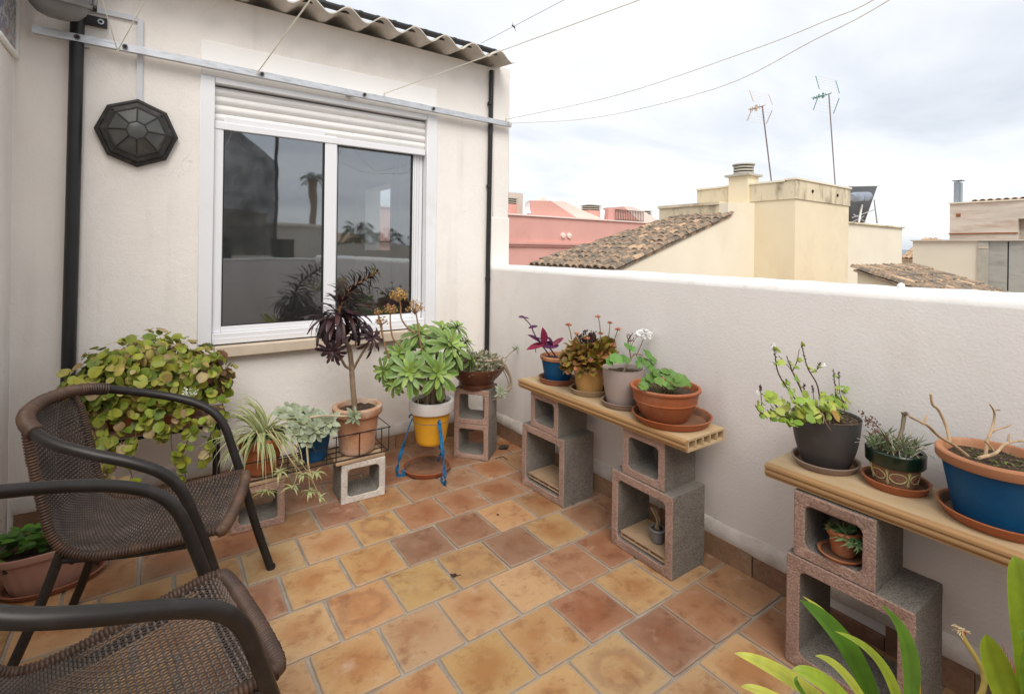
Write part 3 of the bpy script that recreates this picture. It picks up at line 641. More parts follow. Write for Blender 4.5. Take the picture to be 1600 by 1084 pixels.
# ------------------------------------------------------------------ concrete blocks
def block_mesh(w, d, h, t, rad=.022, notch=True):
    n = 9; inn = []; outr = []
    iw, ih = w / 2 - t, h / 2 - t
    for q, (sx, sz) in enumerate(((1, -1), (1, 1), (-1, 1), (-1, -1))):
        a0 = -PI / 2 + q * PI / 2
        for j in range(n):
            a = a0 + PI / 2 * j / (n - 1)
            inn.append((sx * (iw - rad) + rad * math.cos(a), sz * (ih - rad) + rad * math.sin(a)))
            k = j / (n - 1)
            if (q % 2) == 0: e0, e1 = ((sx * (w / 2) * .55, sz * h / 2), (sx * w / 2, sz * h / 2 * .55))
            else: e0, e1 = ((sx * w / 2, sz * h / 2 * .55), (sx * w / 2 * .55, sz * h / 2))
            c_ = (sx * w / 2, sz * h / 2)
            p = tuple(e0[i] + (c_[i] - e0[i]) * k * 2 for i in (0, 1)) if k < .5 else tuple(c_[i] + (e1[i] - c_[i]) * (k * 2 - 1) for i in (0, 1))
            outr.append(p)
    m = len(inn); ch = .0035; vs = []
    jt = [rnd(-.0012, .0012) for _ in range(4 * m)]
    def sc(p, k): return (p[0] * (1 - k / (w / 2)), p[1] * (1 - k / (h / 2)))
    def sci(p, k): return (p[0] * (1 + k / iw), p[1] * (1 + k / ih))
    L_ = [([sc(p, ch) for p in outr], 0), (outr, ch), (outr, d - ch), ([sc(p, ch) for p in outr], d), ([sci(p, ch) for p in inn], d), (inn, d - ch), (inn, ch), ([sci(p, ch) for p in inn], 0)]
    for ri_, (ring, y) in enumerate(L_):
        for j, p in enumerate(ring): vs.append((p[0] + rnd(-.001, .001), y + rnd(-.0008, .0008), p[1] + h / 2 + (rnd(-.001, .001) if p[1] > -h / 2 + .01 else 0)))
    fs = []; mi = []
    for r in range(8):
        for j in range(m):
            a, b = r * m + j, r * m + (j + 1) % m; c_, e = ((r + 1) % 8) * m + (j + 1) % m, ((r + 1) % 8) * m + j
            fs.append((a, e, c_, b)); mi.append(1 if r in (7, 0, 6) else 0)
    b_ = MB(); b_.add(vs, fs); b_.mi = mi; return b_
BM = {}
def block(label, loc, rz, w=.25, d=.235, h=.215, t=.036, mats=None, web=False):
    bm_ = block_mesh(w, d, h, t)
    if web: bm_.box((-w / 2 + t - .004, d * .80, t - .004), (w / 2 - t + .004, d * .93, h - t + .004))
    o = bm_.build('concrete_block', mats or [concrete, concrete_pink], angle=35)
    o.location = loc; o.rotation_euler = (0, 0, rz)
    return tag(o, label, 'block', 'hollow concrete blocks')
def facing_left(y0, y1): return (y0 + y1) / 2
A_ = R(-90)
block('large hollow concrete block on floor under left end of the back shelf', (1.868, 2.325, .001), A_ + R(2.5), .375, .245, .375, .04)
block('small hollow concrete block directly under left end of the back shelf', (1.872, 2.318, .377), A_ + R(1), .25, .235, .213, .036, web=True)
block('large hollow concrete block on floor under right end of the back shelf', (1.86, 1.575, .001), A_, .362, .24, .366, .04)
block('small hollow concrete block directly under right end of the back shelf', (1.868, 1.572, .368), A_, .25, .235, .222, .036, web=True)
block('large hollow concrete block on floor behind the strap-leaved plant', (1.845, .71, .001), A_, .375, .25, .385, .045)
block('small hollow concrete block holding a potted succulent under the front shelf', (1.85, .752, .387), A_, .25, .235, .226, .038, web=True)
block('large hollow concrete block under the outer end of the front shelf', (1.845, -.1, .001), A_, .375, .25, .385, .045)
block('small hollow concrete block under the outer end of the front shelf', (1.85, -.1, .387), A_, .25, .235, .226, .038)
RD = R(-49.8)
dc = V((1.777, 2.994, 0))
block('lower of two stacked concrete blocks in the corner', (dc.x, dc.y, .001), RD, .25, .212, .239, .034)
block('upper of two stacked concrete blocks carrying the brown bowl', (dc.x + .002, dc.y + .003, .241), RD + R(1), .25, .212, .237, .034)
block('whitewashed concrete block under the aged terracotta pot', (.979, 2.845, .001), R(-3), .252, .205, .226, .036, [concrete, concrete_white])
block('pinkish concrete block under the spider plant pot', (.432, 2.845, .001), R(-5), .25, .2, .226, .036)
sl = tag(MB().cbox((-.148, -.012, 0), (.135, .215, .02), .004).build('clay_slab', cardboard), 'flat brown clay slab on top of the whitewashed block', 'slab'); sl.location = (.968, 2.852, .2285)
sl2 = tag(MB().cbox((-.14, -.01, 0), (.13, .21, .018), .004).build('clay_slab', cardboard), 'flat brown clay slab on top of the block under spider plant', 'slab'); sl2.location = (.432, 2.848, .2285)
def half_board(label, loc, rz, w, d, tilt=0):
    t = thing('clay_board', label, 'clay board', loc, rz)
    MB().cbox((-w / 2, 0, .012), (w / 2, d, .022), .002).cbox((-w / 2, 0, -.008), (w / 2, d, .0), .002).build('face', cardboard, t)
    b_ = MB()
    for k in range(4): x = -w / 2 + .002 + (w - .014) * k / 3; b_.box((x, .002, .0005), (x + .01, d - .002, .0115))
    b_.build('web', cardboard, t, smooth=False); t.rotation_euler = (tilt, 0, rz); return t
half_board('broken hollow clay board lying inside the back left block', (1.885, 2.325, .06), A_ + R(2.5), .285, .2)
half_board('hollow clay board inside the block with the little grey pot', (1.875, 1.575, .055), A_, .27, .2)

# ceramic shelves: hollow boards with a moulded front edge
def shelf(label, y1, y0, z, x0=1.838, dep=.292, th=.054):
    t = thing('ceramic_shelf', label, 'shelf', (x0, 0, z), 0, 'hollow ceramic shelf boards')
    w = .009
    b_ = MB(); b_.box((.02, y0, th - w), (dep, y1, th)); b_.build('top_plate', shelf_m, t, smooth=False)
    MB().box((.02, y0, 0), (dep, y1, w)).build('bottom_plate', shelf_m, t, smooth=False)
    for k in range(6):
        x = .02 + (dep - .02 - w) * k / 5 + (.0002 if k == 0 else 0)
        MB().box((x, y0 + .0005, w), (x + w - .0005, y1 - .0005, th - w)).build('web', shelf_m, t, smooth=False)
    # moulded nose: two rounded ridges and a groove
    prof = [(.0199, th - .0005), (.006, th - .0015), (.001, th - .008), (.003, th - .018), (.009, th - .021), (.004, th - .026), (.002, th - .034), (.006, th - .041), (.012, th - .043), (.010, th - .05), (.0199, .0005)]
    k = len(prof); vs = [(x, y0, zz_) for x, zz_ in prof] + [(x, y1, zz_) for x, zz_ in prof]
    MB().add(vs, [(i, k + i, k + i + 1, i + 1) for i in range(k - 1)] + [tuple(range(k)), tuple(range(2 * k - 1, k - 1, -1))]).build('moulded_edge', shelf_edge, t, angle=50)
    return t
S1, S2 = .5925 + .054, .615 + .054
shelf('long ochre ceramic shelf against the parapet holding four pots', 2.535, 1.318, .5925)
shelf('ochre ceramic shelf at right edge holding three large pots', .985, -.26, .615, x0=1.852)

# ------------------------------------------------------------------ pots
def pot(parent, rt_, rb, h, mat, rimh=.0, rimout=.006, rimmat=None, th=.007, soil=.86, curve=0., nseg=48, name='pot_body', sx=1, sy=1, soilname=True):
    b_ = MB(); n = 10; hb = h - rimh
    def rad(t): return rb + (rt_ - rb) * (t + curve * math.sin(PI * t))
    pr = [(.001, 0), (rb - .004, 0), (rb, .004)] + [(rad(i / n * hb / h), max(.004, i / n * hb)) for i in range(1, n + 1)]
    if rimh:
        if rimmat: b_.lathe(pr, nseg, sx=sx, sy=sy).build(name, mat, parent); b_ = MB(); pr = []
        R0 = rt_ + rimout
        pr += [(rad(hb / h) - .001, hb), (R0 - .003, hb), (R0, hb + .004), (R0 + .001, h - .004), (R0 - .003, h)]
    else: pr += [(rt_ + .0015, h), (rt_ + .001, h + .002)]
    ri_ = rt_ - th
    pr += [(ri_ + .002, h), (ri_, h - .004)] + [(rad(t) - th, h * t) for t in (.9, .8, .7)]
    b_.lathe(pr, nseg, sx=sx, sy=sy).build('pot_rim' if rimh and rimmat else name, (rimmat if rimh and rimmat else mat), parent)
    if soilname:
        s_ = MB(); rs = rad(soil) - th + .001; pts = [(0, 0, h * soil + .006)]; rings_ = 7; m = 28
        for r in range(1, rings_ + 1):
            for j in range(m):
                a = 2 * PI * j / m; rr = rs * r / rings_; pts.append((rr * math.cos(a) * sx, rr * math.sin(a) * sy, h * soil + rnd(-.004, .006) + .004 * (1 - r / rings_)))
        fs = [(0, 1 + j, 1 + (j + 1) % m) for j in range(m)] + [(1 + (r - 1) * m + j, 1 + r * m + j, 1 + r * m + (j + 1) % m, 1 + (r - 1) * m + (j + 1) % m) for r in range(1, rings_) for j in range(m)]
        s_.add(pts, fs).build('soil', soil_m, parent, angle=80)
    return h * soil
def saucer(name, label, loc, r, h, mat, group='plant saucers', sx=1., rz=0):
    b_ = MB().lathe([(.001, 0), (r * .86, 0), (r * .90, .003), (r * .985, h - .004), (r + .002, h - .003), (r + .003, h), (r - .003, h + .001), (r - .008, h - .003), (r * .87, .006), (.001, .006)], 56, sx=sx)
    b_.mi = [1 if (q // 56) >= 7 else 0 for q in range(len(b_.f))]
    o = b_.build(name, [mat, saucer_inner_shade]); o.location = loc; o.rotation_euler = (0, 0, rz); return tag(o, label, 'saucer', group)
def leafobj(parent, name='leaf', mat=None, **k):
    return MB().leaf(**k).build(name, mat or leaf_m, parent, angle=80)
def stem(parent, pts, r0, r1, col, name='stem', n=14, sides=7, mat=None):
    P = bez(pts, n); k = len(P)
    return MB().tube(P, [r0 + (r1 - r0) * i / (k - 1) for i in range(k)], sides, col=col).build(name, mat or stem_m, parent, angle=80)
def rosette(parent, c, nrm, rad, n, wid, cols, mat=None, shape='spat', droop=.3, seg=5, name='rosette', sep=True, cup=.14, tip=None, open_=1.0):
    """aeonium-like head: leaves on a golden-angle spiral"""
    c = V(c); nrm = V(nrm).normalized(); a = nrm.orthogonal().normalized(); b = nrm.cross(a)
    holder = None
    allb = MB()
    root = MB().tube([c - nrm * .02, c + nrm * .004], .007, 6, col=cols[0]).build(name, mat or succ_m, parent) if sep else None
    for i in range(n):
        t = (i + .5) / n; ang = i * 2.39996 + rnd(-.1, .1); elev = (1 - t) ** 1.3 * 1.25 - .12 * open_
        d = (a * math.cos(ang) + b * math.sin(ang)) * math.cos(elev) + nrm * math.sin(elev)
        L_ = rad * (.30 + .70 * min(1, t * 1.5)) * rnd(.88, 1.08); cc = jit(cols[0] if t > .35 else cols[1], .14)
        kw = dict(p=c + nrm * (.012 * (1 - t)), d=d, nrm=nrm * math.cos(elev) - (a * math.cos(ang) + b * math.sin(ang)) * math.sin(elev), L=L_, Wd=wid * (.55 + .45 * t), shape=shape, bend=droop * rnd(.5, 1.5), cup=cup, seg=seg, col=cc, edge=jit(cols[2] if len(cols) > 2 else cc, .08))
        if sep: leafobj(root, mat=mat or succ_m, **kw)
        else: allb.leaf(**kw)
    if not sep: root = allb.build(name, mat or succ_m, parent, angle=80)
    return root

GRN = (.14, .25, .03); LIME = (.36, .42, .05)

# --- back shelf ------------------------------------------------------
def onshelf(px, X, S_): d = ray(px, 600); return V((X, d.y / d.x * X, S_))
# 1 blue pot with purple trailing plant
c = onshelf(871, 2.0, S1)
saucer('saucer', 'brown saucer under the small blue pot on the back shelf', c, .116, .034, saucer_brown)
t = thing('potted_purple_plant', 'small blue pot with purple spear-leaved plant at shelf end', 'potted plant', c + V((0, 0, .0065)), 0, 'potted plants on the back shelf')
hs = pot(t, .103, .075, .158, pot_blue, .024, .004, terracotta)
PUR = (.10, .018, .075); PU2 = (.22, .015, .05)
top = V((0, 0, hs)); 
def lp(px, py, Y): return aty(px, py, Y) - (c + V((0, 0, .0065)))
Yc = c.y
s1 = [top + V((-.03, .02, 0)), lp(838, 527, Yc + .02), lp(829, 508, Yc + .02), lp(819, 497, Yc + .02)]
stem(t, s1, .0042, .003, (.16, .06, .12)); stem(t, [top, lp(850, 533, Yc), lp(838, 527, Yc)], .005, .004, (.13, .05, .10))
for (bx, by, tx, ty, w, cc, nz_) in ((822, 497, 812, 494, .028, PUR, (.2, -.5, .8)), (818, 497, 827, 497, .024, PUR, (.2, -.4, .9)), (826, 513, 840, 508, .026, PUR, (.1, -.5, .8)), (846, 536, 829, 522, .034, PUR, (.4, -.7, .5)), (849, 540, 850, 514, .056, PU2, (0, -1, .1)), (850, 537, 826, 543, .040, PU2, (0, -.6, .7)), (845, 541, 874, 537, .055, PUR, (.1, -.7, .6)), (862, 540, 880, 527, .03, PU2, (.2, -.6, .7)), (864, 538, 857, 526, .03, PUR, (.3, -.7, .4))):
    a, b = lp(bx, by, Yc), lp(tx, ty, Yc - .015)
    leafobj(t, p=a, d=b - a, nrm=nz_, L=(b - a).length * 1.08, Wd=w, shape='ov', bend=.25, cup=.16, seg=6, col=jit(cc, .15), mat=leaf_m)
stem(t, [lp(838, 538, Yc - .03), lp(837, 546, Yc - .04), lp(837, 550, Yc - .04)], .002, .003, (.05, .06, .04))

# 2 ochre pot with reddish kalanchoe
c = onshelf(921, 2.0, S1)
saucer('saucer', 'greyed clay saucer under the ochre pot on the back shelf', c, .108, .032, saucer_clay)
t = thing('potted_kalanchoe', 'ochre pot with bushy orange-green kalanchoe and dark seed heads', 'potted plant', c + V((0, 0, .0065)), 0, 'potted plants on the back shelf')
hs = pot(t, .094, .070, .160, pot_ochre, .040, .005, terra_aged)
fol = MB()
for i in range(460):
    d = rdir(-.3, 1); k_ = rnd(.6, 1) if i >= 120 else 1; p = V((d.x * .15 * k_, d.y * .125 * k_, .175 + .105 * d.z * k_ + rnd(-.02, .02)))
    if d.x > .5: p.z += .03
    cc = random.choice([(.15, .18, .02), (.20, .20, .025), (.26, .13, .03), (.10, .14, .02), (.33, .14, .07), (.13, .21, .02), (.22, .24, .03)])
    kw = dict(p=p * .93 + V((0, 0, .012)), d=d + V((rnd(-.5, .5), rnd(-.5, .5), rnd(-.4, .5))), nrm=d + V((0, 0, .4)), L=rnd(.032, .058), Wd=rnd(.026, .044), shape='round', bend=rnd(-.2, .5), cup=rnd(.05, .2), seg=4, col=jit(cc, .2), edge=jit((.27, .12, .03), .2))
    if i < 120 and d.y < .3: leafobj(t, **kw)
    else: fol.leaf(**kw)
q = fol.build('foliage', leaf_m, t, angle=80); q['kind'] = 'stuff'
core = MB()
for i in range(40):
    d = rdir(-.1, 1); core.tube([(d.x * .02, d.y * .02, hs), (d.x * .10, d.y * .085, .165 + .07 * d.z)], [.004, .002], 5, col=(.08, .06, .03))
core.build('stems', stem_m, t)
sh = MB()
for i in range(22):
    x, y = rnd(-.055, .04), rnd(-.05, .04); z1 = rnd(.29, .335); sh.tube([(x * .4, y * .4, .2), (x, y, z1)], [.002, .0015], 5, col=(.04, .02, .02))
    for k in range(9): q = V((x, y, z1)) + rdir() * rnd(.004, .018); sh.tube([q - V((0, 0, .004)), q + V((0, 0, .004))], [.003, .0036], 5, col=jit((.045, .02, .026), .3))
sh.build('seed_heads', stem_m, t)
for (px, py, bx, by) in ((888, 508, 893, 530), (935, 495, 938, 520), (953, 505, 950, 530), (965, 515, 955, 545), (902, 522, 905, 535), (938, 522, 936, 540), (918, 530, 918, 545), (929, 538, 927, 548)):
    a, b = aty(bx, by, c.y - .05) - t.location, aty(px, py, c.y - .05) - t.location
    f = stem(t, [a, (a + b) / 2 + V((.003, 0, 0)), b], .003, .0022, (.16, .13, .04), 'flower_stalk', 6)
    f.location.z = 0; hb = MB()
    for k in range(14): q = b + V((rnd(-.012, .012), rnd(-.012, .012), rnd(-.004, .006))); hb.tube([q, q + V((rnd(-.004, .004), rnd(-.004, .004), .007))], [.003, .004], 5, col=jit((.45, .17, .10), .25))
    hb.build('flower_head', stem_m, f)

# 3 taupe pot with white geranium
c = onshelf(973, 1.985, S1)
saucer('saucer', 'taupe saucer under the round taupe geranium pot', c, .108, .03, saucer_grey)
t = thing('potted_white_geranium', 'taupe plastic pot with leggy geranium bearing one white flower head', 'potted plant', c + V((0, 0, .0065)), 0, 'potted plants on the back shelf')
hs = pot(t, .105, .078, .19, pot_taupe, th=.005, curve=.18)
Tl = t.location.copy()
def P(px, py, Y): return aty(px, py, Y) - Tl
def lobed(parent, p, nrm, rad, col, name='leaf', lobes=6, edge=None):
    """geranium leaf: rounded, scalloped and slightly cupped"""
    nrm = V(nrm).normalized(); a = nrm.orthogonal().normalized(); b = nrm.cross(a); n = lobes * 5; vs = [V(p) - nrm * rad * .12]; cs = [jit(col, .1)]; ph = rnd(0, 6)
    for k, rr in ((0, .55), (1, 1.)):
        for j in range(n):
            an = 2 * PI * j / n; r_ = rad * rr * (1 + (.09 if k else .03) * math.cos(lobes * an)); r_ *= (.62 if abs(an - PI) < .25 and k else 1)
            vs.append(V(p) + (a * math.cos(an + ph) + b * math.sin(an + ph)) * r_ + nrm * (rad * (.10 * k + .05 * k * math.sin(3 * an + ph)))); cs.append(col if not k else (edge or jit(col, .12)))
    fs = [(0, 1 + j, 1 + (j + 1) % n) for j in range(n)] + [(1 + j, 1 + n + j, 1 + n + (j + 1) % n, 1 + (j + 1) % n) for j in range(n)]
    return MB().add(vs, fs, 0, cs).build(name, leaf_m, parent, angle=80)
LG = (.13, .27, .06)
for pts, r0 in (([(.0, 0, hs), P(985, 562, c.y), P(992, 553, c.y), P(1005, 555, c.y - .04)], .005), ([P(986, 562, c.y), P(984, 548, c.y), P(980, 540, c.y)], .004), ([P(994, 556, c.y), P(1000, 543, c.y), P(1006, 528, c.y - .01)], .0028), ([P(984, 548, c.y), P(985, 530, c.y), P(979, 521, c.y)], .002), ([P(985, 545, c.y), P(990, 533, c.y), P(997, 525, c.y)], .002)):
    stem(t, pts, r0, r0 * .7, (.24, .19, .11))
for (px, py, dy, r_) in ((962, 561, -.05, .034), (975, 562, -.02, .03), (981, 541, -.02, .024), (988, 545, 0, .02), (1012, 554, -.05, .034), (1018, 562, -.06, .026), (1008, 566, -.06, .026), (1000, 562, -.03, .022), (997, 570, -.07, .024), (1015, 572, -.07, .03), (1022, 563, -.05, .02), (952, 566, -.04, .024)):
    lobed(t, P(px, py, c.y + dy), (rnd(-.4, .2), -.75, rnd(.5, 1.)), r_, jit(LG, .2))
fh = P(1006, 524, c.y - .02); b_ = MB()
for i in range(150):
    d = rdir(-.2, 1); q = fh + V((d.x * .038, d.y * .03, d.z * .018))
    b_.leaf(p=q, d=d + V((rnd(-.6, .6), rnd(-.6, .6), rnd(-.3, .3))), nrm=d, L=.02, Wd=.018, shape='round', bend=.3, cup=.1, seg=3, col=(.9, .9, .88))
b_.build('white_flower_head', flower_w, t, angle=80)
b_ = MB()
for i in range(24): q = P(986, 530, c.y) + rdir() * rnd(.004, .028); b_.tube([q, q + V((0, 0, .007))], .003, 5, col=(.10, .05, .04))
b_.build('seed_heads', stem_m, t)

# 4 wide terracotta bowl
c = V((2.008, 1.535, S1))
saucer('saucer', 'large terracotta plastic saucer under the wide bowl, overhanging shelf', c + V((.002, -.015, 0)), .182, .036, terra_plastic)
t = thing('potted_geranium_bowl', 'wide terracotta plastic bowl with low geranium leaves', 'potted plant', c + V((-.012, .012, .0065)), 0, 'potted plants on the back shelf')
hs = pot(t, .157, .10, .155, terra_plastic, .016, .007, None, curve=.2, soil=.8)
MB().lathe([(.140, .086), (.1478, .088), (.1482, .093), (.140, .096)], 48).build('rib', terra_plastic, t)
Tl = t.location.copy()
for i, (px, py, z, r_) in enumerate(((1020, 590, .86, .042), (1048, 588, .87, .05), (1065, 594, .86, .046), (1032, 597, .86, .036), (1010, 597, .84, .036), (1058, 600, .85, .034), (1045, 603, .84, .034), (1027, 583, .88, .034), (1040, 580, .89, .03), (1005, 603, .83, .03), (1072, 600, .84, .03))):
    q = atz(px, py, z) - Tl; lobed(t, q, (rnd(-.4, .1), rnd(-.8, -.3), rnd(.7, 1.1)), r_ * .8, jit((.13, .25, .05), .2), lobes=7)
    stem(t, [(q.x * .3, q.y * .3, hs), (q.x * .7, q.y * .7, (q.z + hs) / 2 + .01), q], .0025, .002, (.2, .22, .07), 'leaf_stalk', 6)
stem(t, [(.03, .02, hs), atz(1045, 582, .88) - Tl, atz(1038, 575, .9) - Tl], .005, .004, (.2, .1, .08))

# --- front shelf ------------------------------------------------------
c = onshelf(1291, 2.03, S2)
saucer('saucer', 'taupe oval saucer under the dark grey pot on the front shelf', c, .107, .026, saucer_grey, sx=1.08)
t = thing('potted_swedish_ivy', 'dark grey pot with leggy lime-green plant and pale flower spikes', 'potted plant', c + V((.004, .002, .0065)), 0, 'potted plants on the front shelf')
hs = pot(t, .112, .078, .175, pot_dark, th=.005, curve=.22, soil=.93)
Tl = t.location.copy(); Yc = c.y
def sprig(pts, leaves, lsz, r0=.003, flower=False, col=(.13, .08, .05)):
    P_ = [P(x, y, Yc + dy) for x, y, dy in pts]; st_ = stem(t, P_, r0, r0 * .55, col, 'stem', 16)
    pp = bez(P_, 30)
    for k in range(leaves):
        u = (k + .6) / leaves; q = pp[min(len(pp) - 1, int(u * (len(pp) - 1)))]
        for sgn in (-1, 1):
            if random.random() < .2: continue
            d = V((sgn * rnd(.3, 1), -rnd(.1, .9), rnd(-.3, .6)))
            leafobj(st_, p=q, d=d, nrm=(rnd(-.3, .3), -.7, .8), L=lsz * rnd(.7, 1.3), Wd=lsz * rnd(.75, 1.1), shape='round', bend=rnd(0, .8), cup=.12, seg=4, col=jit(random.choice([(.30, .40, .05), (.20, .33, .035), (.40, .46, .09)]), .15))
    if flower:
        fb = MB()
        for k in range(16): u = .62 + .38 * k / 16; q = pp[min(len(pp) - 1, int(u * (len(pp) - 1)))]; fb.tube([q, q + rdir(0, .6) * rnd(.004, .007)], .0016, 5, col=(.11, .07, .08))
        fb.build('flower_spike', stem_m, st_)
    return st_
sprig([(1265, 655, 0), (1240, 620, -.02), (1217, 585, -.03), (1211, 555, -.03), (1208, 540, -.03)], 4, .026, .0028, True)
sprig([(1268, 652, .02), (1252, 610, 0), (1240, 585, 0), (1229, 556, 0)], 4, .026, .0028, True)
sprig([(1252, 606, 0), (1238, 580, .02), (1217, 556, .02)], 2, .022, .002)
sprig([(1238, 580, 0), (1245, 565, .01), (1249, 545, .01)], 3, .022, .002)
sprig([(1283, 655, 0), (1278, 605, .0), (1262, 575, 0), (1254, 545, 0), (1252, 538, 0)], 3, .024, .0028, True)
sprig([(1266, 582, 0), (1276, 578, 0), (1281, 566, 0)], 2, .018, .002, True)
sprig([(1305, 655, 0), (1305, 610, 0), (1302, 576, .0)], 2, .018, .002, True)
sprig([(1262, 655, 0), (1225, 645, -.05), (1205, 625, -.07), (1190, 615, -.07)], 6, .030)
sprig([(1262, 655, 0), (1215, 650, -.06), (1190, 645, -.08), (1180, 633, -.08)], 7, .022)
sprig([(1262, 655, 0), (1235, 655, -.07), (1235, 662, -.1), (1242, 660, -.1)], 4, .026)
sprig([(1265, 655, -.03), (1255, 640, -.08), (1240, 628, -.1)], 3, .046)
sprig([(1268, 655, -.03), (1258, 652, -.10), (1262, 660, -.115)], 2, .036)
sprig([(1275, 652, -.02), (1262, 632, -.05), (1245, 622, -.06)], 3, .04)
sprig([(1300, 652, -.02), (1300, 632, -.05), (1293, 628, -.08)], 4, .042)
sprig([(1308, 650, 0), (1316, 628, 0), (1313, 618, 0)], 4, .026)
sprig([(1290, 655, 0), (1286, 630, .01), (1283, 612, .02)], 5, .026)
for (cx_, cy2, n_, sx_, sy_, sz_) in ((1240, 640, 26, 26, 18, .030), (1205, 640, 20, 24, 12, .020), (1300, 632, 26, 24, 16, .026), (1268, 630, 18, 22, 16, .026), (1235, 605, 8, 20, 14, .022), (1310, 612, 8, 12, 8, .02)):
    for k in range(n_): leafobj(t, p=P(cx_ + rnd(-sx_, sx_), cy2 + rnd(-sy_, sy_), Yc + rnd(-.09, .02)), d=V((rnd(-1, 1), -rnd(.1, .9), rnd(-.6, .7))), nrm=(rnd(-.5, .5), -.7, .7), L=sz_ * rnd(.7, 1.35), Wd=sz_ * rnd(.75, 1.1), shape='round', bend=rnd(0, .8), cup=.12, seg=4, col=jit(random.choice([(.26, .37, .05), (.19, .31, .035), (.36, .43, .09), (.30, .34, .05)]), .15))
for x, y in ((1256, 598), (1270, 602), (1318, 618), (1322, 640), (1188, 600), (1310, 580), (1300, 615)): sprig([(x + 2, y + 35, 0), (x + 1, y + 15, 0), (x, y, 0)], 0, .02, .0016, True)
leafobj(t, p=P(1300, 640, Yc - .10), d=(.1, -.6, -.8), nrm=(0, -1, .3), L=.042, Wd=.036, shape='round', bend=.2, cup=.05, seg=4, col=(.42, .25, .06))
stem(t, [P(1272, 650, Yc - .09), P(1284, 646, Yc - .13), P(1290, 660, Yc - .135), P(1298, 672, Yc - .135)], .003, .0015, (.30, .2, .13), 'dry_stem'); stem(t, [P(1284, 646, Yc - .13), P(1287, 655, Yc - .135), P(1286, 662, Yc - .135)], .002, .001, (.34, .25, .17), 'dry_stem')
fb = MB()
for (x, y) in ((1206, 539), (1211, 542), (1208, 549), (1213, 547), (1207, 566), (1211, 568), (1284, 572), (1287, 570), (1263, 637), (1218, 655), (1184, 614)):
    for k in range(5): fb.leaf(p=P(x + rnd(-1, 1), y + rnd(-2, 2), Yc - .03), d=rdir(), nrm=rdir(), L=.010, Wd=.007, shape='ov', seg=3, bend=.2, col=(.8, .75, .85))
fb.build('pale_flowers', flower_w, t, angle=80)
dry = MB()
for i in range(60):
    a = rnd(0, 2 * PI); r_ = rnd(.02, .1); q = V((r_ * math.cos(a), r_ * math.sin(a), hs + .005)); dry.tube([q, q + rdir(0, .7) * rnd(.015, .04)], [.0018, .001], 4, col=jit((.2, .14, .08), .3))
dry.build('dry_litter', stem_m, t)

c = onshelf(1408, 2.045, S2) + V((0, .012, 0))
saucer('saucer', 'terracotta saucer under the green-banded ornamented pot', c, .094, .028, terra_plastic)
t = thing('potted_dry_succulent', 'terracotta pot with dark green glazed band and painted ornament', 'potted plant', c + V((.005, .004, .0065)), 0, 'potted plants on the front shelf')
hs = pot(t, .078, .058, .118, pot_clay_dark, .047, .006, pot_green, soil=.9)
for k in range(7):                                          # painted ornament: loops and stars around the body
    a0 = 2 * PI * k / 7; b_ = MB(); pts = []
    for j in range(17):
        u = 2 * PI * j / 16; a = a0 + .36 * math.cos(u); z = .040 + .016 * math.sin(u); r_ = .058 + .020 * z / .118 + .0012; pts.append((r_ * math.cos(a), r_ * math.sin(a), z))
    b_.tube(pts, .0016, 5, cap=False)
    am = a0 + PI / 7
    for (da, dz) in ((.05, .022), (-.05, .022), (.05, -.022), (-.05, -.022), (0, .026), (0, -.026)):
        r_ = .0665; b_.tube([((r_ - .0007) * math.cos(am), (r_ - .0007) * math.sin(am), .040), ((.0592 + .02 * (.04 + dz) / .118) * math.cos(am + da), (.0592 + .02 * (.04 + dz) / .118) * math.sin(am + da), .040 + dz)], .0014, 5)
    b_.build('ornament', deco_m, t)
    r_ = .0655; pts = [((r_ + .0003) * math.cos(a0 + .15 * math.cos(u)), (r_ + .0003) * math.sin(a0 + .15 * math.cos(u)), .040 + .007 * math.sin(u)) for u in [2 * PI * j / 10 for j in range(11)]]
    MB().tube(pts, .0018, 5, cap=False).build('ornament', saucer_brown, t)
Tl = t.location.copy(); Yc = c.y; g = MB()
for i in range(230):
    d = rdir(.0, 1); b0 = V((rnd(-.065, .065), rnd(-.06, .06), hs + rnd(0, .025))); g.leaf(p=b0, d=d + V((0, 0, .4)), nrm=V((d.y, -d.x, .4)), L=rnd(.025, .065), Wd=rnd(.004, .009), shape='lance', bend=rnd(-.4, .6), seg=3, col=jit(random.choice([(.13, .17, .08), (.17, .22, .11), (.24, .21, .12), (.10, .14, .05), (.32, .32, .26)]), .2))
for i in range(45):
    d = rdir(.0, .7); b0 = V((rnd(-.05, .05), rnd(-.05, .05), hs)); g.tube(bez([b0, b0 + d * .03 + V((0, 0, .015)), b0 + d * rnd(.05, .09) + V((0, 0, rnd(-.01, .03)))], 6), [.0016, .0014, .0012, .001, .001, .001, .001][:7], 4, col=jit((.42, .37, .30), .25))
q = g.build('foliage', stem_m, t, angle=80); q['kind'] = 'stuff'
for i in range(9):
    q0 = P(1375, 670, Yc) if i < 7 else P(1440, 680, Yc); q1 = P(1375 + rnd(-28, 10), 660 + rnd(-22, 22), Yc + rnd(-.03, .03)) if i < 7 else P(1462, 690, Yc)
    st_ = stem(t, [V((rnd(-.03, .03), 0, hs)), q0, q1], .0012, .0008, (.20, .13, .09), 'dry_stem', 8, 4)
    k_ = MB()
    for j in range(8): q = q1 + rdir() * rnd(.003, .014); k_.tube([q, q + rdir() * .005], .0022, 4, col=jit((.15, .08, .06), .3))
    k_.build('dry_flowers', stem_m, st_)
k_ = MB(); q = P(1413, 648, Yc); k_.tube([V((0, 0, hs)), q * .8, q], [.006, .006, .007], 6, col=(.2, .16, .1))
for j in range(30): k_.tube([q, q + rdir(-.2, 1) * rnd(.008, .016)], [.003, .001], 4, col=jit((.16, .11, .07), .3))
